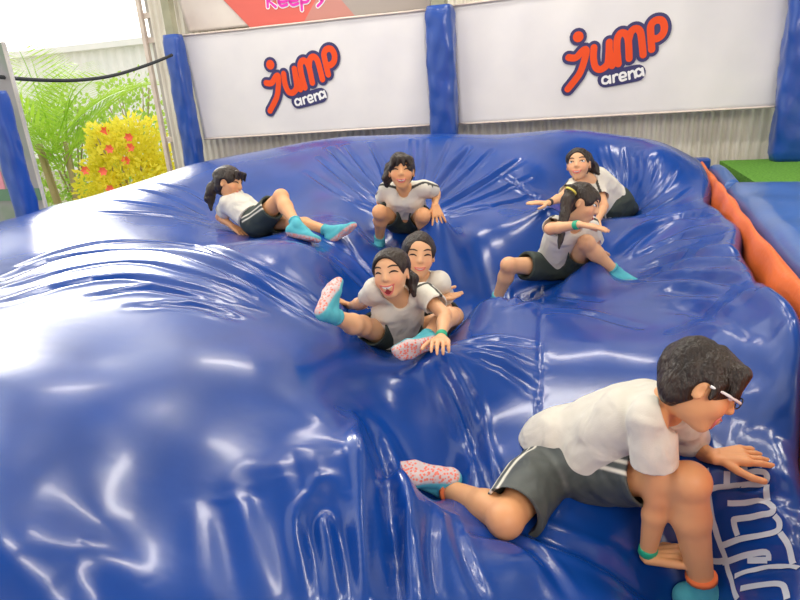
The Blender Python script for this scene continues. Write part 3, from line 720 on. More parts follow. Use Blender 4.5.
# magenta lettering: strokes of "keep y", top cut by the picture edge
KEEP = [[(263, -9), (264, 6)], [(271, -4), (265, 0), (272, 6)], cm((275, 1), (283, 0), (281, -4), (276, -3.5), (275, 1), (278, 5), (283.5, 3.5)),
        cm((286, 0), (294, -1), (292, -5), (287, -4.5), (286, 0), (289, 4), (294.5, 2.5)), [(297.5, -5), (298.5, 9)], cm((297.5, -3), (301, -6.5), (305.5, -4), (304, 0.5), (298.5, 1.5)), [(313, -8), (318, -1)], cm((323, -9), (319, 0), (314.5, 5))]
mb = MB(); mo_ = MB(); my_ = MB(); rp = ripple; ripple = lambda u, z: 0
for i_, s in enumerate(KEEP): stroke(mo_, [W_(*q) for q in s], .026, WALL_V + .086); stroke(mb if i_ < 6 else my_, [W_(*q) for q in s], .0145, WALL_V + .083)
mo_.build('text_outline', M_WHITE, up, smooth=False)
mb.build('magenta_text', M_PINK, up, smooth=False); my_.build('magenta_text', M_PINK, up, smooth=False)
ripple = rp
# padded posts
def padded_post(px, py, w, z0, z1, label, v=WALL_V - .14, steel_top=None, bands=(), seed=0, upos=None, m=None):
    u, _ = on_wall(px, py, v) if upos is None else (upos, 0)
    root = empty('padded_post', uv(u, v, z0)); tag(root, label, 'post', 'blue padded posts')
    mb = MB(); n = 26; k = 70; r0 = np.random.default_rng(seed); ph = r0.uniform(0, 6.28, 6)
    for i in range(k + 1):
        z = z0 + (z1 - z0) * i / k; end = min(i, k - i) / 2; sh = 1 if end >= 1 else .86 + .14 * end
        for bz in bands: sh *= 1 - .12 * math.exp(-((z - bz) / .02) ** 2)
        for j in range(n):
            th = 2 * math.pi * j / n; c, s = math.cos(th), math.sin(th); p = (abs(c) ** 5 + abs(s) ** 5) ** (-1 / 5)
            q = 1 + .02 * math.sin(7 * th + 40 * z + ph[3]) * math.sin(23 * z + ph[4]) + .04 * math.sin(3 * th + 9 * z + ph[0]) + .025 * math.sin(5 * th - 17 * z + ph[1]) + .015 * math.sin(2 * th + 31 * z + ph[2])
            mb.v.append(uv(u + w / 2 * c * p * q * sh, v + w / 2 * s * p * q * sh * .9, z))
    for i in range(k):
        for j in range(n): mb.f.append((i * n + j, i * n + (j + 1) % n, (i + 1) * n + (j + 1) % n, (i + 1) * n + j))
    mb.f.append(tuple(range(n))[::-1]); mb.f.append(tuple(k * n + j for j in range(n)))
    mb.build('padding', m or M_BLUE, root)
    if bands:
        for bz in bands:
            s = MB(); s.tube([uv(u + w * .46 * math.cos(a) * (abs(math.cos(a)) ** 5 + abs(math.sin(a)) ** 5) ** -.2, v + w * .42 * math.sin(a) * (abs(math.cos(a)) ** 5 + abs(math.sin(a)) ** 5) ** -.2, bz) for a in np.linspace(0, 2 * math.pi, 24, endpoint=False)], .014, 6, True)
            s.build('strap', M_ROPE, root)
    if steel_top:
        s = MB(); s.box(uv(u, v, (z1 + steel_top) / 2 - .3), WU * w * .24, WV * w * .24, A3(0, 0, (steel_top - z1) / 2 + .3)); s.build('steel_core', M_STEEL, root, smooth=False)
    return root
zt = on_wall(172, 35, WALL_V - .14)[1]
padded_post(184, 100, .20, .3, zt, 'blue padded post wrapped in crinkled vinyl beside the open side', steel_top=5.5, seed=1)
zt2 = on_wall(440, 6, WALL_V - .14)[1]
padded_post(443, 90, .27, .3, zt2, 'blue padded post standing between the two logo banners', steel_top=5.5, seed=2)
padded_post(797, 80, .27, 1.2, 3.4, 'blue padded post at the right end of the larger banner', steel_top=5.5, seed=3, v=WALL_V - .16)
# steel at the open side
def upole(name, px, py, v, w, m, z0=.0, z1=5.5):
    u, _ = on_wall(px, py, v); s = MB(); s.box(uv(u, v, (z0 + z1) / 2), WU * w / 2, WV * w / 2, A3(0, 0, (z1 - z0) / 2)); return s.build(name, m, smooth=False, origin=uv(u, v, z0)), u
o, u1 = upole('steel_pole', 153, 80, WALL_V + .35, .05, M_POLE); tag(o, 'thin pale pinkish steel pole framing the open side', 'pole')
u2, _ = on_wall(172, 80, WALL_V + .5)
s = corrugated('wall_left', u1 + .02, u2 + .12, WALL_V + .42, .2, 5.5, .12, .012, M_GREY); tag(s, kind='structure')
for px, py in ((150, 15), (153, 40), (160, 140)):
    z = on_wall(px, py, WALL_V + .36)[1]; mb = MB(); mb.box(uv((u1 + u2) / 2 + .05, WALL_V + .38, z), WU * (u2 - u1 + .1) / 2, WV * .02, A3(0, 0, .03)); tag(mb.build('trim_1', M_POLE, smooth=False), kind='structure')
# printed mesh screen and post at the far left
def zplane(px, py, zc): return at(px, py, zc)
pe = at(27, 130, 4.9); ue_, ve_ = pe @ WU, pe @ WV
ztop = at(0, 45, 4.85)[2]
M_SCREEN = mat('screen_print', (.55, .58, .56), .5, build=noise_mix((.30, .30, .32), (.20, .26, .21), 1.7, .45, .6))
root = empty('mesh_screen', uv(ue_ - .5, ve_, .2)); tag(root, 'grey printed screen panel in a frame at the far left edge', 'screen')
mb = MB(); mb.box(uv(ue_ - .62, ve_, (ztop + .2) / 2), WU * .6, WV * .008, A3(0, 0, (ztop - .2) / 2)); mb.build('panel', M_SCREEN, root, smooth=False)
mb = MB(); mb.box(uv(ue_ - .010, ve_, (ztop + .2) / 2), WU * .010, WV * .012, A3(0, 0, (ztop - .2) / 2)); mb.build('frame', M_GREY, root, smooth=False)
zb = at(30, 200, 4.9)[2]
mb = MB(); mb.box(uv(ue_ - .62, ve_ - .012, zb + .02), WU * .6, WV * .006, A3(0, 0, .05)); mb.build('printed_band', mat('green_print', (.10, .22, .14), .5), root, smooth=False)
mb = MB()
for du, dz, w, h in ((.19, .16, .028, .11), (.30, .2, .03, .13), (.42, .12, .03, .1)): mb.box(uv(ue_ - du, ve_ - .01, zb + dz), WU * w, WV * .004, A3(0, 0, h))
mb.build('printed_shapes', mat('pink_print', (.70, .28, .36), .5), root, smooth=False)
pp = at(14, 165, 4.6)
padded_post(0, 0, .15, .3, at(0, 92, 4.6)[2], 'leaning dark blue padded post at the left edge of the bag', v=pp @ WV, upos=pp @ WU, seed=4)
# sagging cable across the opening
mb = MB(); a_ = [at(x, y, z) for x, y, z in ((-25, 74, 4.6), (0, 77, 4.75), (40, 80, 5.1), (80, 80, 5.5), (115, 75, 5.9), (150, 64, 6.3), (172, 55, 6.55))]
mb.tube(catmull(a_, 6), .016, 8); tag(mb.build('cable', M_ROPE), 'black cable sagging across the open side to the post', 'cable')

# ------------------------------------------------------------------ outdoors beyond the open side
def leafmat(c1, c2, tr=.5):
    def f(m, n, l, b):
        noise_mix(c1, c2, 5)(m, n, l, b)
        out = n['Material Output']; t = n.new('ShaderNodeBsdfTranslucent'); t.inputs['Color'].default_value = (*c2, 1)
        mx = n.new('ShaderNodeMixShader'); mx.inputs[0].default_value = tr
        l.new(b.outputs[0], mx.inputs[1]); l.new(t.outputs[0], mx.inputs[2]); l.new(mx.outputs[0], out.inputs['Surface'])
    return mat('leaf', c2, .5, build=f)
M_PALM = leafmat((.30, .55, .05), (.55, .78, .10)); M_YEL = leafmat((.62, .66, .04), (.95, .86, .10)); M_BUSH = leafmat((.25, .5, .06), (.5, .7, .14))
M_FLOWER = mat('red_petals', (.9, .16, .08), .5); M_STEM = mat('stem', (.4, .33, .18), .8)
r2 = np.random.default_rng(3)
def leaf(mb, p, d, n, L, w):
    d = nrm(d); s = nrm(np.cross(d, n)); mb.add([p, p + d * L * .5 + s * w, p + d * L, p + d * L * .5 - s * w], [(0, 1, 2, 3)])
def palm(base, h, nfr, L, label):
    root = empty('palm', base); tag(root, label, 'palm')
    for k in range(3):
        mb = MB(); off = A3(r2.uniform(-.15, .15), r2.uniform(-.15, .15), 0)
        mb.tube([base + off, base + off * 1.4 + A3(0, 0, h * .5), base + off * 1.8 + A3(0, 0, h)], [.05, .045, .035]); mb.build('stem', M_STEM, root)
    for k in range(nfr):
        az = 2 * math.pi * k / nfr + r2.uniform(-.3, .3); el = r2.uniform(.5, 1.35); d = A3(math.cos(az) * math.cos(el), math.sin(az) * math.cos(el), math.sin(el))
        mb = MB(); p = base + A3(r2.uniform(-.15, .15), r2.uniform(-.15, .15), h * r2.uniform(.7, 1)); sp = []
        for i in range(22): sp.append(p.copy()); p = p + d * L / 22; d = nrm(d + A3(0, 0, -.055))
        mb.tube(sp, list(np.linspace(.014, .004, 22)), 5)
        for i in range(3, 22):
            t = nrm(sp[min(i + 1, 21)] - sp[i - 1]); s = nrm(np.cross(t, A3(0, 0, 1)))
            for sg in (-1, 1):
                ll = L * .34 * math.sin(math.pi * (i + 2) / 26) + .06; leaf(mb, sp[i], s * sg + t * .7 + A3(0, 0, .25 - .3), A3(0, 0, 1), ll, .018)
                leaf(mb, (sp[i] + sp[i - 1]) / 2, s * sg + t * .7 + A3(0, 0, .1), A3(0, 0, 1), ll, .016)
        mb.build('frond', M_PALM, root, smooth=False)
def shrub(name, base, rad, hz, n, m, label, flowers=0, lw=.05):
    root = empty(name, base); tag(root, label, 'shrub')
    mb = MB()
    for k in range(7):
        a = r2.uniform(0, 6.28); mb.tube([base, base + A3(math.cos(a) * rad * .3, math.sin(a) * rad * .3, hz * .5), base + A3(math.cos(a) * rad * .6, math.sin(a) * rad * .6, hz * .85)], [.025, .018, .008], 6)
    mb.build('stems', M_STEM, root)
    mb = MB()
    for k in range(n):
        v = nrm(r2.normal(size=3)); q = r2.uniform(.55, 1) ; lump = 1 + .18 * math.sin(4 * v[0] + 2) * math.sin(5 * v[2] + v[1] * 3)
        p = base + A3(0, 0, hz * .5) + v * A3(rad, rad, hz * .5) * q * lump
        leaf(mb, p, v + r2.normal(size=3) * .7 + A3(0, 0, .3), r2.normal(size=3), r2.uniform(.07, .13), lw * r2.uniform(.6, 1))
    mb.build('foliage', m, root, smooth=False)
    for k in range(flowers):
        v = nrm(A3(r2.uniform(-1.1, .9), -1, r2.uniform(-.1, 1.2))); p = base + A3(0, 0, hz * .5) + v * A3(rad, rad, hz * .5) * 1.02
        fl = MB()
        for j in range(6):
            a = j * math.pi / 3; leaf(fl, p, A3(math.cos(a), -.5, math.sin(a)), A3(0, -1, 0), .075, .028)
        fl.build('flower', M_FLOWER, root, smooth=False)
def gpt(px, zc): p = at(px, 150, zc); p[2] = 0.0; return p
palm(gpt(56, 10.2), 1.6, 17, 2.3, 'bright green feathery palm growing outside the open side')
shrub('flowering_shrub', gpt(125, 8.7), .66, 2.0, 5200, M_YEL, 'yellow leaved shrub with red flowers beside the palm', 8, .035)
shrub('leafy_bush', gpt(66, 11.8), 1.1, 2.5, 3000, M_BUSH, 'low pale green leafy bush behind the palm', 0)
shrub('leafy_bush', gpt(138, 13.2), .8, 2.9, 1500, M_BUSH, 'tall green bush behind the yellow shrub', 0)
M_SHED = mat('white_cladding', (.86, .86, .86), .6, build=noise_mix((.90, .92, .92), (.96, .96, .96), 2))
sp = at(95, 100, 22); root = empty('warehouse', A3(sp[0], sp[1], 0)); tag(root, 'white corrugated warehouse far beyond the plants', 'building')
zt_ = at(95, 52, 22)[2]; c0 = sp @ WU; v0 = sp @ WV
s = corrugated('wall', c0 - 3.5, c0 + 4.5, v0, 0, zt_, .4, .05, M_SHED); s.parent = root; s.location = -Vector(root.location)
mb = MB(); mb.box(uv(c0 + .5, v0 + 1.5, zt_ + .1), WU * 4.2, WV * 1.8, A3(0, 0, .1)); mb.build('roof', M_SHED, root, smooth=False)
# ------------------------------------------------------------------ people
def skinmat(c):
    c2 = tuple(x * .88 for x in c)
    def f(m, n, l, b):
        mask_mix(c, (c[0], c[1] * .72, c[2] * .72), c0b=c2, scale=14)(m, n, l, b)
        b.inputs['Subsurface Weight'].default_value = .08; b.inputs['Subsurface Radius'].default_value = (.02, .008, .004); b.inputs['Subsurface Scale'].default_value = .3
    return mat('skin', c, .48, build=f)
M_SKIN = skinmat((.80, .41, .19)); M_SKIN2 = skinmat((.82, .46, .25))
M_SHIRT = mat('shirt_cloth', (.7, .68, .6), .85, build=mask_mix((.70, .67, .58), (.05, .05, .045), c0b=(.76, .73, .65), bump=.25, crumple=1.0))
M_SHORTS = mat('shorts_cloth', (.05, .06, .055), .7, build=mask_mix((.030, .045, .038), (.75, .72, .62), c0b=(.042, .058, .05), bump=.2, crumple=.7))
M_SHORTSB = mat('shorts_cloth_grey', (.07, .08, .08), .5, build=mask_mix((.055, .070, .068), (.80, .77, .66), c0b=(.085, .095, .09), bump=.2, crumple=1.0))
M_SOCK = mat('sock_knit', (.05, .5, .6), .8, build=mask_mix((.05, .40, .50), (.66, .56, .57), c0b=(.12, .50, .58), spots=((.85, .22, .16), 95), bump=.5))
def hairf(m, n, l, b):
    noise_mix((.008, .005, .004), (.038, .021, .013), 22, .3, .75, bump=1.0, bscale=90, stretch=(1, 1, .22))(m, n, l, b)
M_HAIR = mat('hair', (.03, .02, .012), .42, build=hairf)
M_EYE = mat('eye_dark', (.02, .012, .01), .25); M_EYEW = mat('eye_white', (.85, .83, .8), .3)
M_BROW = mat('brow', (.05, .03, .02), .7)
M_LIP = mat('lips', (.70, .18, .15), .4); M_MOUTH = mat('mouth_inside', (.28, .03, .03), .4); M_TEETH = mat('teeth', (.9, .88, .82), .25)
M_BAND = mat('green_band', (.02, .42, .24), .4); M_ORTRIM = mat('orange_trim', (.9, .2, .06), .8); M_YBAND = mat('yellow_tie', (.85, .72, .12), .5)
M_WFRAME = mat('white_plastic', (.9, .9, .9), .3)
M_LENS = mat('lens', (.9, .95, 1), .05); M_LENS.node_tree.nodes['Principled BSDF'].inputs['Transmission Weight'].default_value = 1.0
M_WATCH = mat('watch_strap', (.03, .03, .035), .4)
def cdir(r, u, t): return nrm(CR[:, 0] * r + CR[:, 1] * u + CR[:, 2] * t)     # right / up / towards the viewer
def perp(v, a): v = v - a * (v @ a); return nrm(v)
DOWN = A3(0, 0, -1)
def folds(seed, amp, f=26):
    r = np.random.default_rng(seed); W = [(nrm(r.normal(size=3)) * r.uniform(.6, 1.5) * f, r.uniform(0, 6.28)) for _ in range(5)]
    def fn(X, Y, Z):
        o = 0
        for w, p in W:
            q = np.sin(X * w[0] + Y * w[1] + Z * w[2] + p); o = o + q * np.abs(q)
        return amp * o / 2.4
    return fn
def foot_cones(A, d, n, S):
    s = np.cross(d, n); P = lambda a, b, c=0: A + S * (d * a + n * b + s * c)
    return [(A, P(-.022, .038), .029, .031), (P(-.022, .038), P(.02, .045), .030, .028), (A, P(.065, .034), .028, .026),
            (P(.01, .045), P(.085, .052, .016), .026, .024), (P(.01, .045), P(.08, .052, -.018), .026, .022),
            (P(.085, .052, .016), P(.138, .056, .013), .024, .017), (P(.08, .052, -.018), P(.118, .056, -.022), .022, .015), (P(.09, .05), P(.132, .056, -.004), .023, .016)]
def hand_cones(Wp, d, n, S, side, curl=.35, spread=.25):
    d = nrm(d); n = perp(n, d); s = np.cross(d, n) * side      # s points to the thumb side
    L = .145 * S; out = []; k = .0088 * S
    for o in (-.5, -.17, .17, .5): out.append((Wp + s * o * .026 * S, Wp + d * .48 * L + s * o * .058 * S, .0125 * S, .0115 * S))
    for i, (o, ln) in enumerate(((.5, .47), (.17, .53), (-.17, .49), (-.5, .39))):
        b = Wp + d * .47 * L + s * o * .060 * S; a = o * spread; fd = nrm(d * math.cos(a) + s * math.sin(a)); c = curl * (.5 + .25 * i * .4)
        for j, f in enumerate((.45, .32, .23)):
            th = c * (j + .6); dd = fd * math.cos(th) + n * math.sin(th); e = b + dd * ln * L * f; out.append((b, e, k * (1 - .1 * j), k * (.92 - .1 * j))); b = e
    b = Wp + d * .10 * L + s * .016 * S
    for dd, ln, r in ((d * .62 + s * .72 + n * .25, .30, 1.3), (d * .80 + s * .52 + n * .30, .22, 1.12), (d * .93 + s * .25 + n * .25, .18, 1.0)):
        e = b + nrm(dd) * ln * L; out.append((b, e, k * r, k * r * .92)); b = e
    return out
def make_person(key, label, f, u, hands, feet, hair, mouth, eyes, shirt_sleeve=.62, shorts_len=.62, skin=None, shorts_m=None, stripe_dirs=None, extra=None, Hs=1.0, belly=1.0, group=None):
    P = PEOPLE[key]; J = P['J']; S = P['S']; h = P['h']; skin = skin or M_SKIN; shorts_m = shorts_m or M_SHORTS
    H = .205 * S * Hs; hc = J['hc']; f = nrm(f); u = perp(u, f); r = np.cross(f, u)       # r: the person's right-hand side
    pel, neck = J['pel'], J['neck']; up = nrm(neck - pel)
    rt = perp((J['shR'] - J['shL']) + .5 * nrm(J['hiR'] - J['hiL']) * .2, up); rth = perp(J['hiR'] - J['hiL'], up); fw = np.cross(up, rt)
    seed = sum(map(ord, key)); feet = {k: (nrm(v[0]), perp(v[1], nrm(v[0]))) for k, v in feet.items()}
    M = np.array([r, f, u]); Q = lambda a, b, c: hc + H * (r * a + f * b + u * c)
    V = Vol(list(J.values()) + [Q(0, 0, .6)], .2 * S, h); c = V.cone
    chest = neck - up * .10 * S
    for sd in (-1, 1):
        c(pel + rth * sd * .035 * S, chest + rt * sd * .042 * S, .076 * S, .072 * S, .03)
    V.ell(pel + up * .01, np.array([rth, np.cross(up, rth), up]), A3(.115, .085, .09) * S, .03)
    for sd, X in ((1, 'R'), (-1, 'L')):
        sh, el, wr = J['sh' + X], J['el' + X], J['wr' + X]; hi, kn, an = J['hi' + X], J['kn' + X], J['an' + X]
        c(neck - up * .035 * S, sh, .042 * S, .038 * S, .03)
        c(sh, el, .037 * S, .029 * S, .015); m = el + (wr - el) * .3
        c(el, m, .028 * S, .029 * S, .012); c(m, wr, .029 * S, .0185 * S, .012)
        c(hi, kn, .066 * S, .042 * S, .025); m = kn + (an - kn) * .33; back = perp(kn - hi, nrm(an - kn)) if np.linalg.norm(np.cross(nrm(kn - hi), nrm(an - kn))) > .2 else -fw
        m = m - back * .008 * S
        c(kn, m, .042 * S, .044 * S, .02); c(m, an, .043 * S, .026 * S, .02); 
        V.ell(kn + back * .006 * S, np.eye(3), A3(.043, .043, .043) * S, .015)
        if X in feet:
            for q in foot_cones(an, *feet[X], S): c(*q[:2], q[2] * S * .93, q[3] * S * .93, .008)
        if X in hands:
            d_, n_, cu, sp = hands[X]
            for q in hand_cones(wr, d_, n_, S, sd * 1.0, cu, sp): c(*q, .004)
    # neck and head
    c(neck - up * .03 * S, Q(0, -.10, -.22), .040 * S, .036 * S, .02)
    V.ell(Q(0, -.05, .12), M, A3(.365, .44, .385) * H, .02)
    V.ell(Q(0, .07, -.16), M, A3(.29, .32, .33) * H, .025)
    c(Q(-.04, .25, -.43), Q(.04, .25, -.43), .075 * H, .075 * H, .03 * 1)
    for sd in (-1, 1):
        V.ell(Q(.17 * sd, .24, -.14), M, A3(.12, .11, .12) * H, .02)
        V.ell(Q(.165 * sd, .46, .03), M, A3(.085, .07, .045) * H, .012, sub=True)
        V.ell(Q(.355 * sd, -.04, -.06), np.array([nrm(r + f * -.5 * sd), nrm(f + r * .5 * sd), u]), A3(.035, .085, .125) * H, .006)
        V.ell(Q(.40 * sd, -.01, -.05), M, A3(.03, .045, .07) * H, .006, sub=True)
    c(Q(0, .37, .06), Q(0, .435, -.10), .032 * H, .052 * H, .012); c(Q(-.05, .39, -.115), Q(.05, .39, -.115), .032 * H, .032 * H, .008)
    c(Q(-.07, .345, -.285), Q(.07, .345, -.285), .05 * H, .05 * H, .012)
    verts, faces = V.skin()
    # rosy knees, elbows, cheeks and lips
    blush = np.zeros(len(verts))
    for p, rad, a in [(Q(.2, .3, -.14), .13 * H, .6), (Q(-.2, .3, -.14), .13 * H, .6)] + [(J[k], .05 * S, .35) for k in ('knR', 'knL', 'elR', 'elL')]:
        blush = np.maximum(blush, a * np.exp(-((verts - p) ** 2).sum(1) / (rad * rad)))
    person = mesh_obj('person', verts, faces, skin, origin=pel, attr=dict(mask=blush))
    tag(person, label, 'person', group)
    def on_face(a, b, off=0.0): p = V.hit(Q(a, .75, b), -f, far=.6 * H, step=.0008); return p + f * off
    # hair
    hv = Vol([Q(0, 0, 0), Q(0, 0, .3)] + [p for ch in hair.get('tails', []) for p in ch[0]], .36 * H + .05, h * .85)
    hf = folds(seed + 5, .006 * S, 60)
    hv.ell(Q(0, -.07, .13), M, A3(.405, .475, .42) * H, .01, fold=hf)
    if hair.get('nape'): hv.ell(Q(0, -.20, -.08), M, A3(.33, .28, .36) * H, .03, fold=hf)
    if hair.get('low'): hv.ell(Q(0, -.18, -.25), M, A3(.38, .26, .42) * H, .03, fold=hf)
    t = hair.get('line', .30)
    hv.ell(Q(0, .42, t - .50), M, A3(hair.get('fw', .335), .42, .50) * H, .012, sub=True)
    hv.ell(Q(0, .25, -.42), M, A3(.5, .42, .40) * H, .012, sub=True)
    for sd in (-1, 1): hv.ell(Q(.42 * sd, .02, -.10), M, A3(.16, .13, .17) * H, .008, sub=True)
    for a, b, ra, rb in hair.get('locks', []): hv.cone(Q(*a), Q(*b), ra * H, rb * H, .01)
    for ch, rads in hair.get('tails', []):
        for i in range(len(ch) - 1): hv.cone(ch[i], ch[i + 1], rads[i], rads[i + 1], .012, fold=hf)
    hvv, hff = hv.skin(1); ho = mesh_obj('hair', hvv, hff, M_HAIR, person, origin=hc)
    for p, d, rad, mm in hair.get('ties', []):
        mb = MB(); x = nrm(np.cross(d, A3(.1, .2, .9))); y = np.cross(d, x); mb.tube([p + rad * (math.cos(a) * x + math.sin(a) * y) for a in np.linspace(0, 6.283, 14, endpoint=False)], .006, 6, True)
        mb.build('hair_tie', mm, ho, origin=p)
    # face
    for sd in (-1, 1):
        mb = MB(); xs = np.linspace(-.085, .085, 7)
        if eyes == 'smile':
            mb.tube([on_face(.17 * sd + x, .015 + .035 * (1 - (x / .085) ** 2), .0008) for x in xs], [.006 * H + .016 * H * (1 - (x / .087) ** 2) for x in xs], 6); mb.build('eye', M_EYE, person, origin=on_face(.17 * sd, .03))
        else:
            e = on_face(.17 * sd, .03, -.004 * S); mb.ell(e, r * .075 * H, f * .045 * H, u * .034 * H); eo = mb.build('eye', M_EYEW, person, origin=e)
            mb = MB(); mb.ell(e + f * .022 * H + u * .002, r * .034 * H, f * .028 * H, u * .034 * H, 10, 6); mb.build('iris', M_EYE, eo, origin=e)
            mb = MB(); mb.tube([on_face(.17 * sd + x, .03 + .04 * (1 - (x / .085) ** 2), .001) for x in xs], .011 * H, 6); mb.build('eyelid', M_EYE, eo, origin=e)
        mb = MB(); mb.tube([on_face(.17 * sd + x * 1.15, .135 + .03 * (1 - (x / .085) ** 2), .0005) for x in xs], [.008 * H + .012 * H * (1 - (x / .087) ** 2) for x in xs], 6); mb.build('eyebrow', M_BROW, person, origin=on_face(.17 * sd, .14))
    kind, w, hh = mouth; xs = np.linspace(-1, 1, 13); cy = -.27
    upc = [(x * w, cy + .25 * hh * x * x + .1 * hh) for x in xs]; loc_ = [(x * w, cy + .35 * hh * x * x - hh * (1 - x * x) ** .6 * (1 if kind == 'open' else .75) + (.1 + .0) * hh * x * x) for x in xs]
    ring = upc + loc_[::-1][1:-1]
    off = -.012 if kind == 'open' else .001
    P3 = [on_face(a, b, .0012) for a, b in ring]; cen = np.mean(P3, 0); m_ = MB(); n_ = len(P3)
    m_.add(P3 + [on_face(*np.mean(ring, 0), .0012)], [(i, (i + 1) % n_, n_) for i in range(n_)]); m_.add([p - f * .06 * H for p in P3] , [tuple(range(n_))])
    mo = m_.build('mouth', M_MOUTH, person, origin=cen)
    m_ = MB(); m_.tube(P3, .017 * H, 6, True); m_.build('lips', M_LIP, mo, origin=cen)
    tp = [on_face(a * .86, b - .004, .0016) for a, b in upc] ; bt = [on_face(a * .86, b - hh * (.34 if kind == 'open' else .5) * (1 - x * x * .7), .0016) for (a, b), x in zip(upc, xs)]
    m_ = MB(); k = len(tp)
    m_.add(tp + bt + [p - f * .03 * H for p in tp] + [p - f * .03 * H for p in bt], [(i, i + 1, k + i + 1, k + i) for i in range(k - 1)] + [(k + i, k + i + 1, 3 * k + i + 1, 3 * k + i) for i in range(k - 1)])
    m_.build('teeth', M_TEETH, mo, origin=cen)
    # shirt
    fo = folds(seed, .0075 * S, 24)
    sv = Vol([J[k] for k in ('pel', 'neck', 'shR', 'shL', 'elR', 'elL', 'hiR', 'hiL')], .16 * S, h); c = sv.cone
    base = pel + up * hair.get('hem', .03) * S
    for sd in (-1, 1):
        c(pel - up * .05 * S + rth * sd * .05 * S, chest + rt * sd * .045 * S, .090 * S * belly, .087 * S, .03, fold=fo)
    c(pel + rth * .05 * S, pel - rth * .05 * S, .092 * S * belly, .092 * S * belly, .03, fold=fo)
    sv.plane(base, nrm(-up + fw * hair.get('hemtilt', 0)))
    sleeves = {}
    for X in ('R', 'L'):
        sh, el = J['sh' + X], J['el' + X]; e = sh + (el - sh) * shirt_sleeve; sleeves[X] = e
        c(neck - up * .03 * S, sh, .050 * S, .052 * S, .025, fold=fo); c(sh, e, .053 * S, .056 * S, .02, flat=True, fold=fo)
        ad = nrm(el - sh); c(e - ad * .022 * S, e + ad * .05, .048 * S, .052 * S, 0, sub=True)
    nd = nrm(Q(0, -.05, -.3) - neck); c(neck + fw * .012 * S + nd * .015 * S, neck + nd * .12 * S + fw * .02 * S, .050 * S, .060 * S, .006, sub=True)
    sv.ell(neck + fw * .055 * S - up * .012 * S, np.eye(3), A3(.034, .034, .034) * S, .006, sub=True)
    vv, ff = sv.skin(1); mask = np.zeros(len(vv))
    for X, sd in (('R', 1), ('L', -1)):
        if X not in hair.get('pipes', 'RL'): continue
        sh, e = J['sh' + X], sleeves[X]; ad = nrm(e - sh); o = perp(rt * sd * .5 + up + (fw * 0), ad)
        if abs(ad @ nrm(rt * sd * .5 + up)) > .95: o = perp(fw, ad)
        fr = hair.get('piping', 0.0)
        line = [neck + up * .03 * S + rt * sd * .05 * S + fw * fr * S, sh + nrm(o + fw * fr * 6) * .055 * S, e + nrm(o + fw * fr * 6) * .058 * S]
        for i in range(2):
            a = line[i]; ab = line[i + 1] - a; t = np.clip((vv - a) @ ab / (ab @ ab), 0, 1); d = np.linalg.norm(vv - a - t[:, None] * ab, axis=1)
            pl = np.abs((vv - a) @ nrm(np.cross(ab, o)))
            mask = np.maximum(mask, ((pl < .0085 * S) & (d < .032 * S)) * 1.0)
    so = mesh_obj('shirt', vv, ff, M_SHIRT, person, origin=chest, attr=dict(mask=mask))
    # shorts
    fo2 = folds(seed + 9, .008 * S, 22)
    pv = Vol([pel, J['hiR'], J['hiL'], J['knR'], J['knL']], .15 * S, h); c = pv.cone
    c(pel + rth * .035 * S, pel - rth * .035 * S, .096 * S, .096 * S, .02, fold=fo2)
    c(pel, pel + up * .06 * S, .1 * S, .09 * S, .02, fold=fo2); pv.plane(pel + up * .055 * S, up)
    ends = {}
    for X in ('R', 'L'):
        hi, kn = J['hi' + X], J['kn' + X]; e = hi + (kn - hi) * (shorts_len if not isinstance(shorts_len, dict) else shorts_len[X]); ends[X] = e; td = nrm(kn - hi)
        c(hi, e, .088 * S, .078 * S, .03, flat=True, fold=fo2); c(e - td * .03 * S, e + td * .06, .066 * S, .072 * S, 0, sub=True)
    vv, ff = pv.skin(1); mask = np.zeros(len(vv))
    for X, sd in (('R', 1), ('L', -1)):
        hi, e = J['hi' + X] + up * .04 * S, ends[X]; td = nrm(e - hi); o = perp((stripe_dirs or {}).get(X, rth * sd), td); q = np.cross(td, o)
        w_ = (vv - hi) @ q; on = ((vv - hi) @ o > .02 * S) & ((vv - hi) @ td > -.03) & ((vv - hi) @ td < np.linalg.norm(e - hi) + .03)
        mask = np.maximum(mask, on * (np.exp(-((w_ - .013 * S) / (.0055 * S)) ** 4) + np.exp(-((w_ + .013 * S) / (.0055 * S)) ** 4)))
    po = mesh_obj('shorts', vv, ff, shorts_m, person, origin=pel, attr=dict(mask=mask))
    # socks
    for X in feet:
        d_, n_ = feet[X]; an, kn = J['an' + X], J['kn' + X]; up_ = nrm(kn - an)
        fv = Vol([an, an + d_ * .15 * S, an + n_ * .06 * S, an + up_ * .06], .07 * S, h * .8)
        for q in foot_cones(an, d_, n_, S): fv.cone(q[0], q[1], q[2] * S + .0035, q[3] * S + .0035, .010)
        fv.cone(an - up_ * .01, an + up_ * .042 * S, .031 * S, .035 * S, .01, flat=True)
        fv.plane(an + n_ * .078 * S, n_)
        vv, ff = fv.skin(1); hn = (vv - an) @ n_ / S
        mk = np.clip((hn - .054) / .008, 0, 1)
        so_ = mesh_obj('sock', vv, ff, M_SOCK, person, origin=an, attr=dict(mask=mk))
        mb = MB(); mb.tube([an + up_ * .033 * S, an + up_ * .046 * S], .0365 * S, 16); mb.build('cuff', M_ORTRIM if extra and 'orange_cuff' in extra else M_SOCK, so_, origin=an)
    if extra:
        for X, nm, mm in extra.get('bands', []):
            wr, el = J['wr' + X], J['el' + X]; a = nrm(el - wr); mb = MB(); mb.tube([wr + a * .008, wr + a * .012, wr + a * .030, wr + a * .034], [.021 * S, .0235 * S, .0235 * S, .022 * S], 16); mb.build(nm, mm, person, origin=wr)
    return dict(o=person, Q=Q, f=f, u=u, r=r, H=H, on_face=on_face, J=J, S=S)
def px_tail(J, pts): return [at(x, y, z) for x, y, z in pts]
lbl = {}
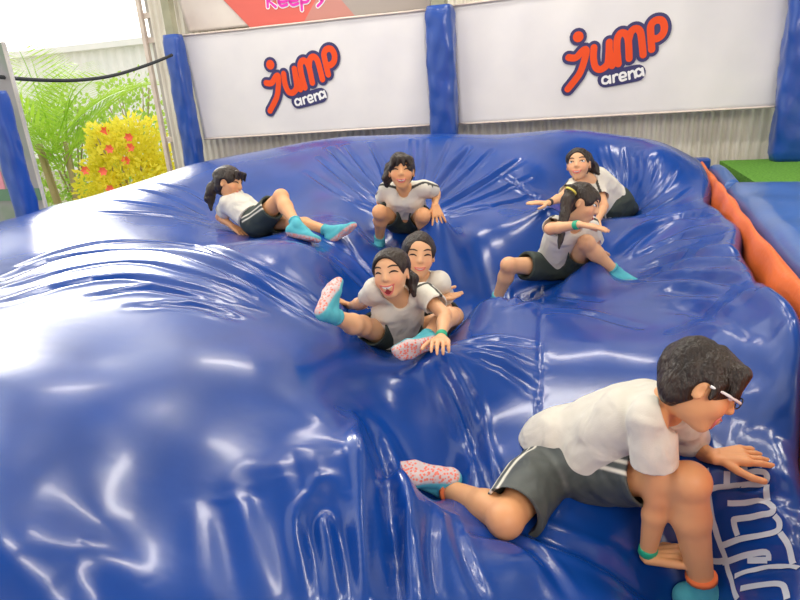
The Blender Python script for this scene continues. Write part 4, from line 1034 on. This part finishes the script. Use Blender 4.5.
# boy crawling in front
B = make_person('boy', 'boy in white shirt, grey shorts and white glasses crawling on the bag in front', cdir(.82, -.50, .28), cdir(.52, .84, .12),
    dict(R=(cdir(.85, .15, .35), DOWN, .25, .35), L=(cdir(.95, .12, .25), DOWN, .35, .2)),
    dict(R=(nrm(A3(.75, -.55, -.25)), nrm(A3(-.2, -.2, -.95))), L=(cdir(-.98, .02, -.15), cdir(0, .80, .60))),
    dict(line=.16, fw=.30, nape=True, hem=.0, hemtilt=.9, pipes='', locks=[((x * .28, .26, .34), (x * .32, .40 - .1 * abs(x), .08 + .03 * abs(x)), .12, .065) for x in (-1, -.6, -.2, .2, .6, 1)] + [((0, .0, .48), (.0, .32, .36), .09, .10), ((.36, .12, .12), (.38, .10, -.08), .07, .03), ((-.36, .12, .12), (-.38, .10, -.08), .07, .03)]),
    ('open', .17, .13), 'open', shirt_sleeve=.56, shorts_len=dict(R=.62, L=.88), Hs=.88, shorts_m=M_SHORTSB, belly=1.12,
    stripe_dirs=dict(R=cdir(-.1, .25, .9)), extra=dict(bands=[('R', 'wristband', M_BAND)], orange_cuff=1))
Q = B['Q']; rr = B['r']; gl = []
mb = MB(); mb.tube([Q(-.05, .44, .05), Q(0, .465, .06), Q(.05, .44, .05)], .003, 6)
go = mb.build('glasses', M_WATCH, B['o'], origin=Q(0, .45, .03))
for sd in (-1, 1):
    mb = MB(); mb.tube([Q(.29 * sd, .42, .04), Q(.37 * sd, .25, .05), Q(.40 * sd, .10, .05), Q(.40 * sd, .03, .04)], .0040, 8); mb.build('temple_arm', M_WFRAME, go, origin=Q(.37 * sd, .2, .05))
for sd in (-1, 1):
    e = Q(.165 * sd, .435, .03); mb = MB()
    mb.tube([e + B['H'] * (.115 * math.cos(a) * rr + .07 * math.sin(a) * B['u']) for a in np.linspace(0, 6.283, 20, endpoint=False)], .0018, 6, True); mb.build('rim', M_WATCH, go, origin=e)
# laughing girl in the middle
J = PEOPLE['girl_front']['J']
def bun_tail(key, pts, rads): return (px_tail(None, pts), rads)
make_person('girl_front', 'laughing girl with open mouth, legs spread and sock sole raised, in front of another girl', cdir(-.30, -.12, .95), cdir(-.14, .97, .1),
    dict(R=(cdir(-.85, .38, .1), cdir(-.1, -.9, .2), .3, .4), L=(cdir(-.1, -.12, 1), cdir(0, -1, 0), .7, .15)),
    dict(R=(cdir(.30, .66, -.60), cdir(-.62, .28, .78)), L=(cdir(-.93, -.25, .2), cdir(-.12, -.30, .94))),
    dict(line=.34, fw=.34, nape=False, piping=.02, pipes='L', tails=[([J['hc'] + cdir(.3, .2, -.9) * .09, J['hc'] + cdir(.75, -.2, -.6) * .12, J['hc'] + cdir(.8, -.75, -.5) * .15], [.03, .03, .012])]),
    ('open', .155, .17), 'smile', extra=dict(bands=[('L', 'wristband', M_BAND)]), skin=M_SKIN2)
make_person('girl_behind', 'smiling girl peeking from behind the laughing girl with one palm up', cdir(.05, -.18, .98), cdir(.02, .98, .15),
    dict(R=(cdir(.2, -.6, .6), DOWN, .4, .2), L=(cdir(.92, -.05, .3), cdir(.1, .85, .4), .25, .4)), dict(R=(cdir(-.8, -.1, -.4), cdir(-.3, -.8, -.4)), L=(cdir(.3, -.4, .8), DOWN)),
    dict(line=.36, fw=.335, nape=True, pipes=''), ('smile', .13, .07), 'smile', skin=M_SKIN2)
make_person('girl_centre', 'girl sitting with knees up at the far middle of the bag, facing the viewer', cdir(-.03, -.16, .98), cdir(-.02, .98, .15),
    dict(R=(cdir(-.35, -.8, .3), cdir(.2, -.5, -.7), .3, .4), L=(cdir(.22, -.92, .2), cdir(-.2, -.3, -.9), .2, .6)),
    dict(R=(cdir(-.15, -.45, .85), nrm(DOWN + cdir(0, 0, -.2))), L=(cdir(.05, -.45, .85), nrm(DOWN + cdir(0, 0, -.2)))),
    dict(line=.16, fw=.30, nape=True, piping=.02, hem=.085, tails=[(px_tail(None, [(390, 168, 3.56), (387, 178, 3.58), (387, 186, 3.6)]), [.035, .03, .014])], locks=[((x * .2, .36, .33), (x * .27, .40, .14), .085, .035) for x in (-1, -.3, .4, 1)]),
    ('smile', .14, .10), 'smile')
make_person('girl_left', 'girl with a ponytail lying back at the left with one knee raised', cdir(.93, -.18, .2), cdir(.15, .97, .1),
    dict(R=(cdir(.6, -.35, .2), DOWN, .3, .3), L=(cdir(.6, -.3, .1), DOWN, .3, .3)),
    dict(R=(cdir(.93, -.2, .15), cdir(-.2, -.95, .1)), L=(cdir(.80, .58, .05), cdir(.58, -.78, .2))),
    dict(line=.15, fw=.30, nape=True, tails=[(px_tail(None, [(219, 181, 4.0), (213, 188, 4.02), (209.5, 199, 4.03), (211, 209, 4.03)]), [.032, .038, .032, .010])], ties=[(at(216, 184, 4.01), cdir(-.7, -.6, 0), .028, M_HAIR)], locks=[((x * .25, .36, .33), (x * .28, .39, .14), .085, .03) for x in (-1, -.3, .4, 1)]),
    ('smile', .13, .09), 'smile', stripe_dirs=dict(R=cdir(0, .1, .9)))
make_person('girl_pigtail', 'girl with a yellow hair tie and braids sitting sideways, arm across her chest', cdir(.84, -.36, .35), cdir(.34, .92, .1),
    dict(R=(cdir(.96, -.18, .15), cdir(-.1, -.9, -.3), .15, .35), L=(cdir(.25, .1, -.9), DOWN, .3, .3)),
    dict(R=(cdir(-.45, -.45, .75), nrm(DOWN + cdir(.2, 0, -.2))), L=(cdir(.95, -.15, .25), nrm(DOWN + cdir(-.1, 0, .1)))),
    dict(line=.22, fw=.31, nape=True, tails=[(px_tail(None, [(572, 190, 3.16), (567, 200, 3.12), (565, 215, 3.10), (561, 232, 3.08), (559, 249, 3.06)]), [.030, .030, .026, .020, .008])],
         ties=[(at(571, 191, 3.14), cdir(-.6, -.8, 0), .028, M_YBAND)]),
    ('smile', .09, .04), 'open', extra=dict(bands=[('R', 'wristband', M_BAND)]), skin=M_SKIN2)
make_person('girl_crawling', 'smiling girl with long hair crawling forward behind the girl with braids', cdir(-.42, -.08, .9), cdir(-.06, .98, .1),
    dict(R=(cdir(-.97, .0, .2), DOWN, .15, .3), L=(cdir(-.3, -.6, .6), DOWN, .3, .3)),
    dict(R=(cdir(.8, -.2, -.3), cdir(.2, .8, -.4)), L=(cdir(.8, -.2, -.3), cdir(.2, .8, -.4))),
    dict(line=.33, fw=.32, nape=True, piping=.03, tails=[(px_tail(None, [(586, 160, 4.06), (592, 166, 4.1), (598, 174, 4.08)]), [.045, .040, .015])]),
    ('smile', .14, .09), 'open', extra=dict(bands=[('R', 'watch', M_WATCH)]), skin=M_SKIN2)
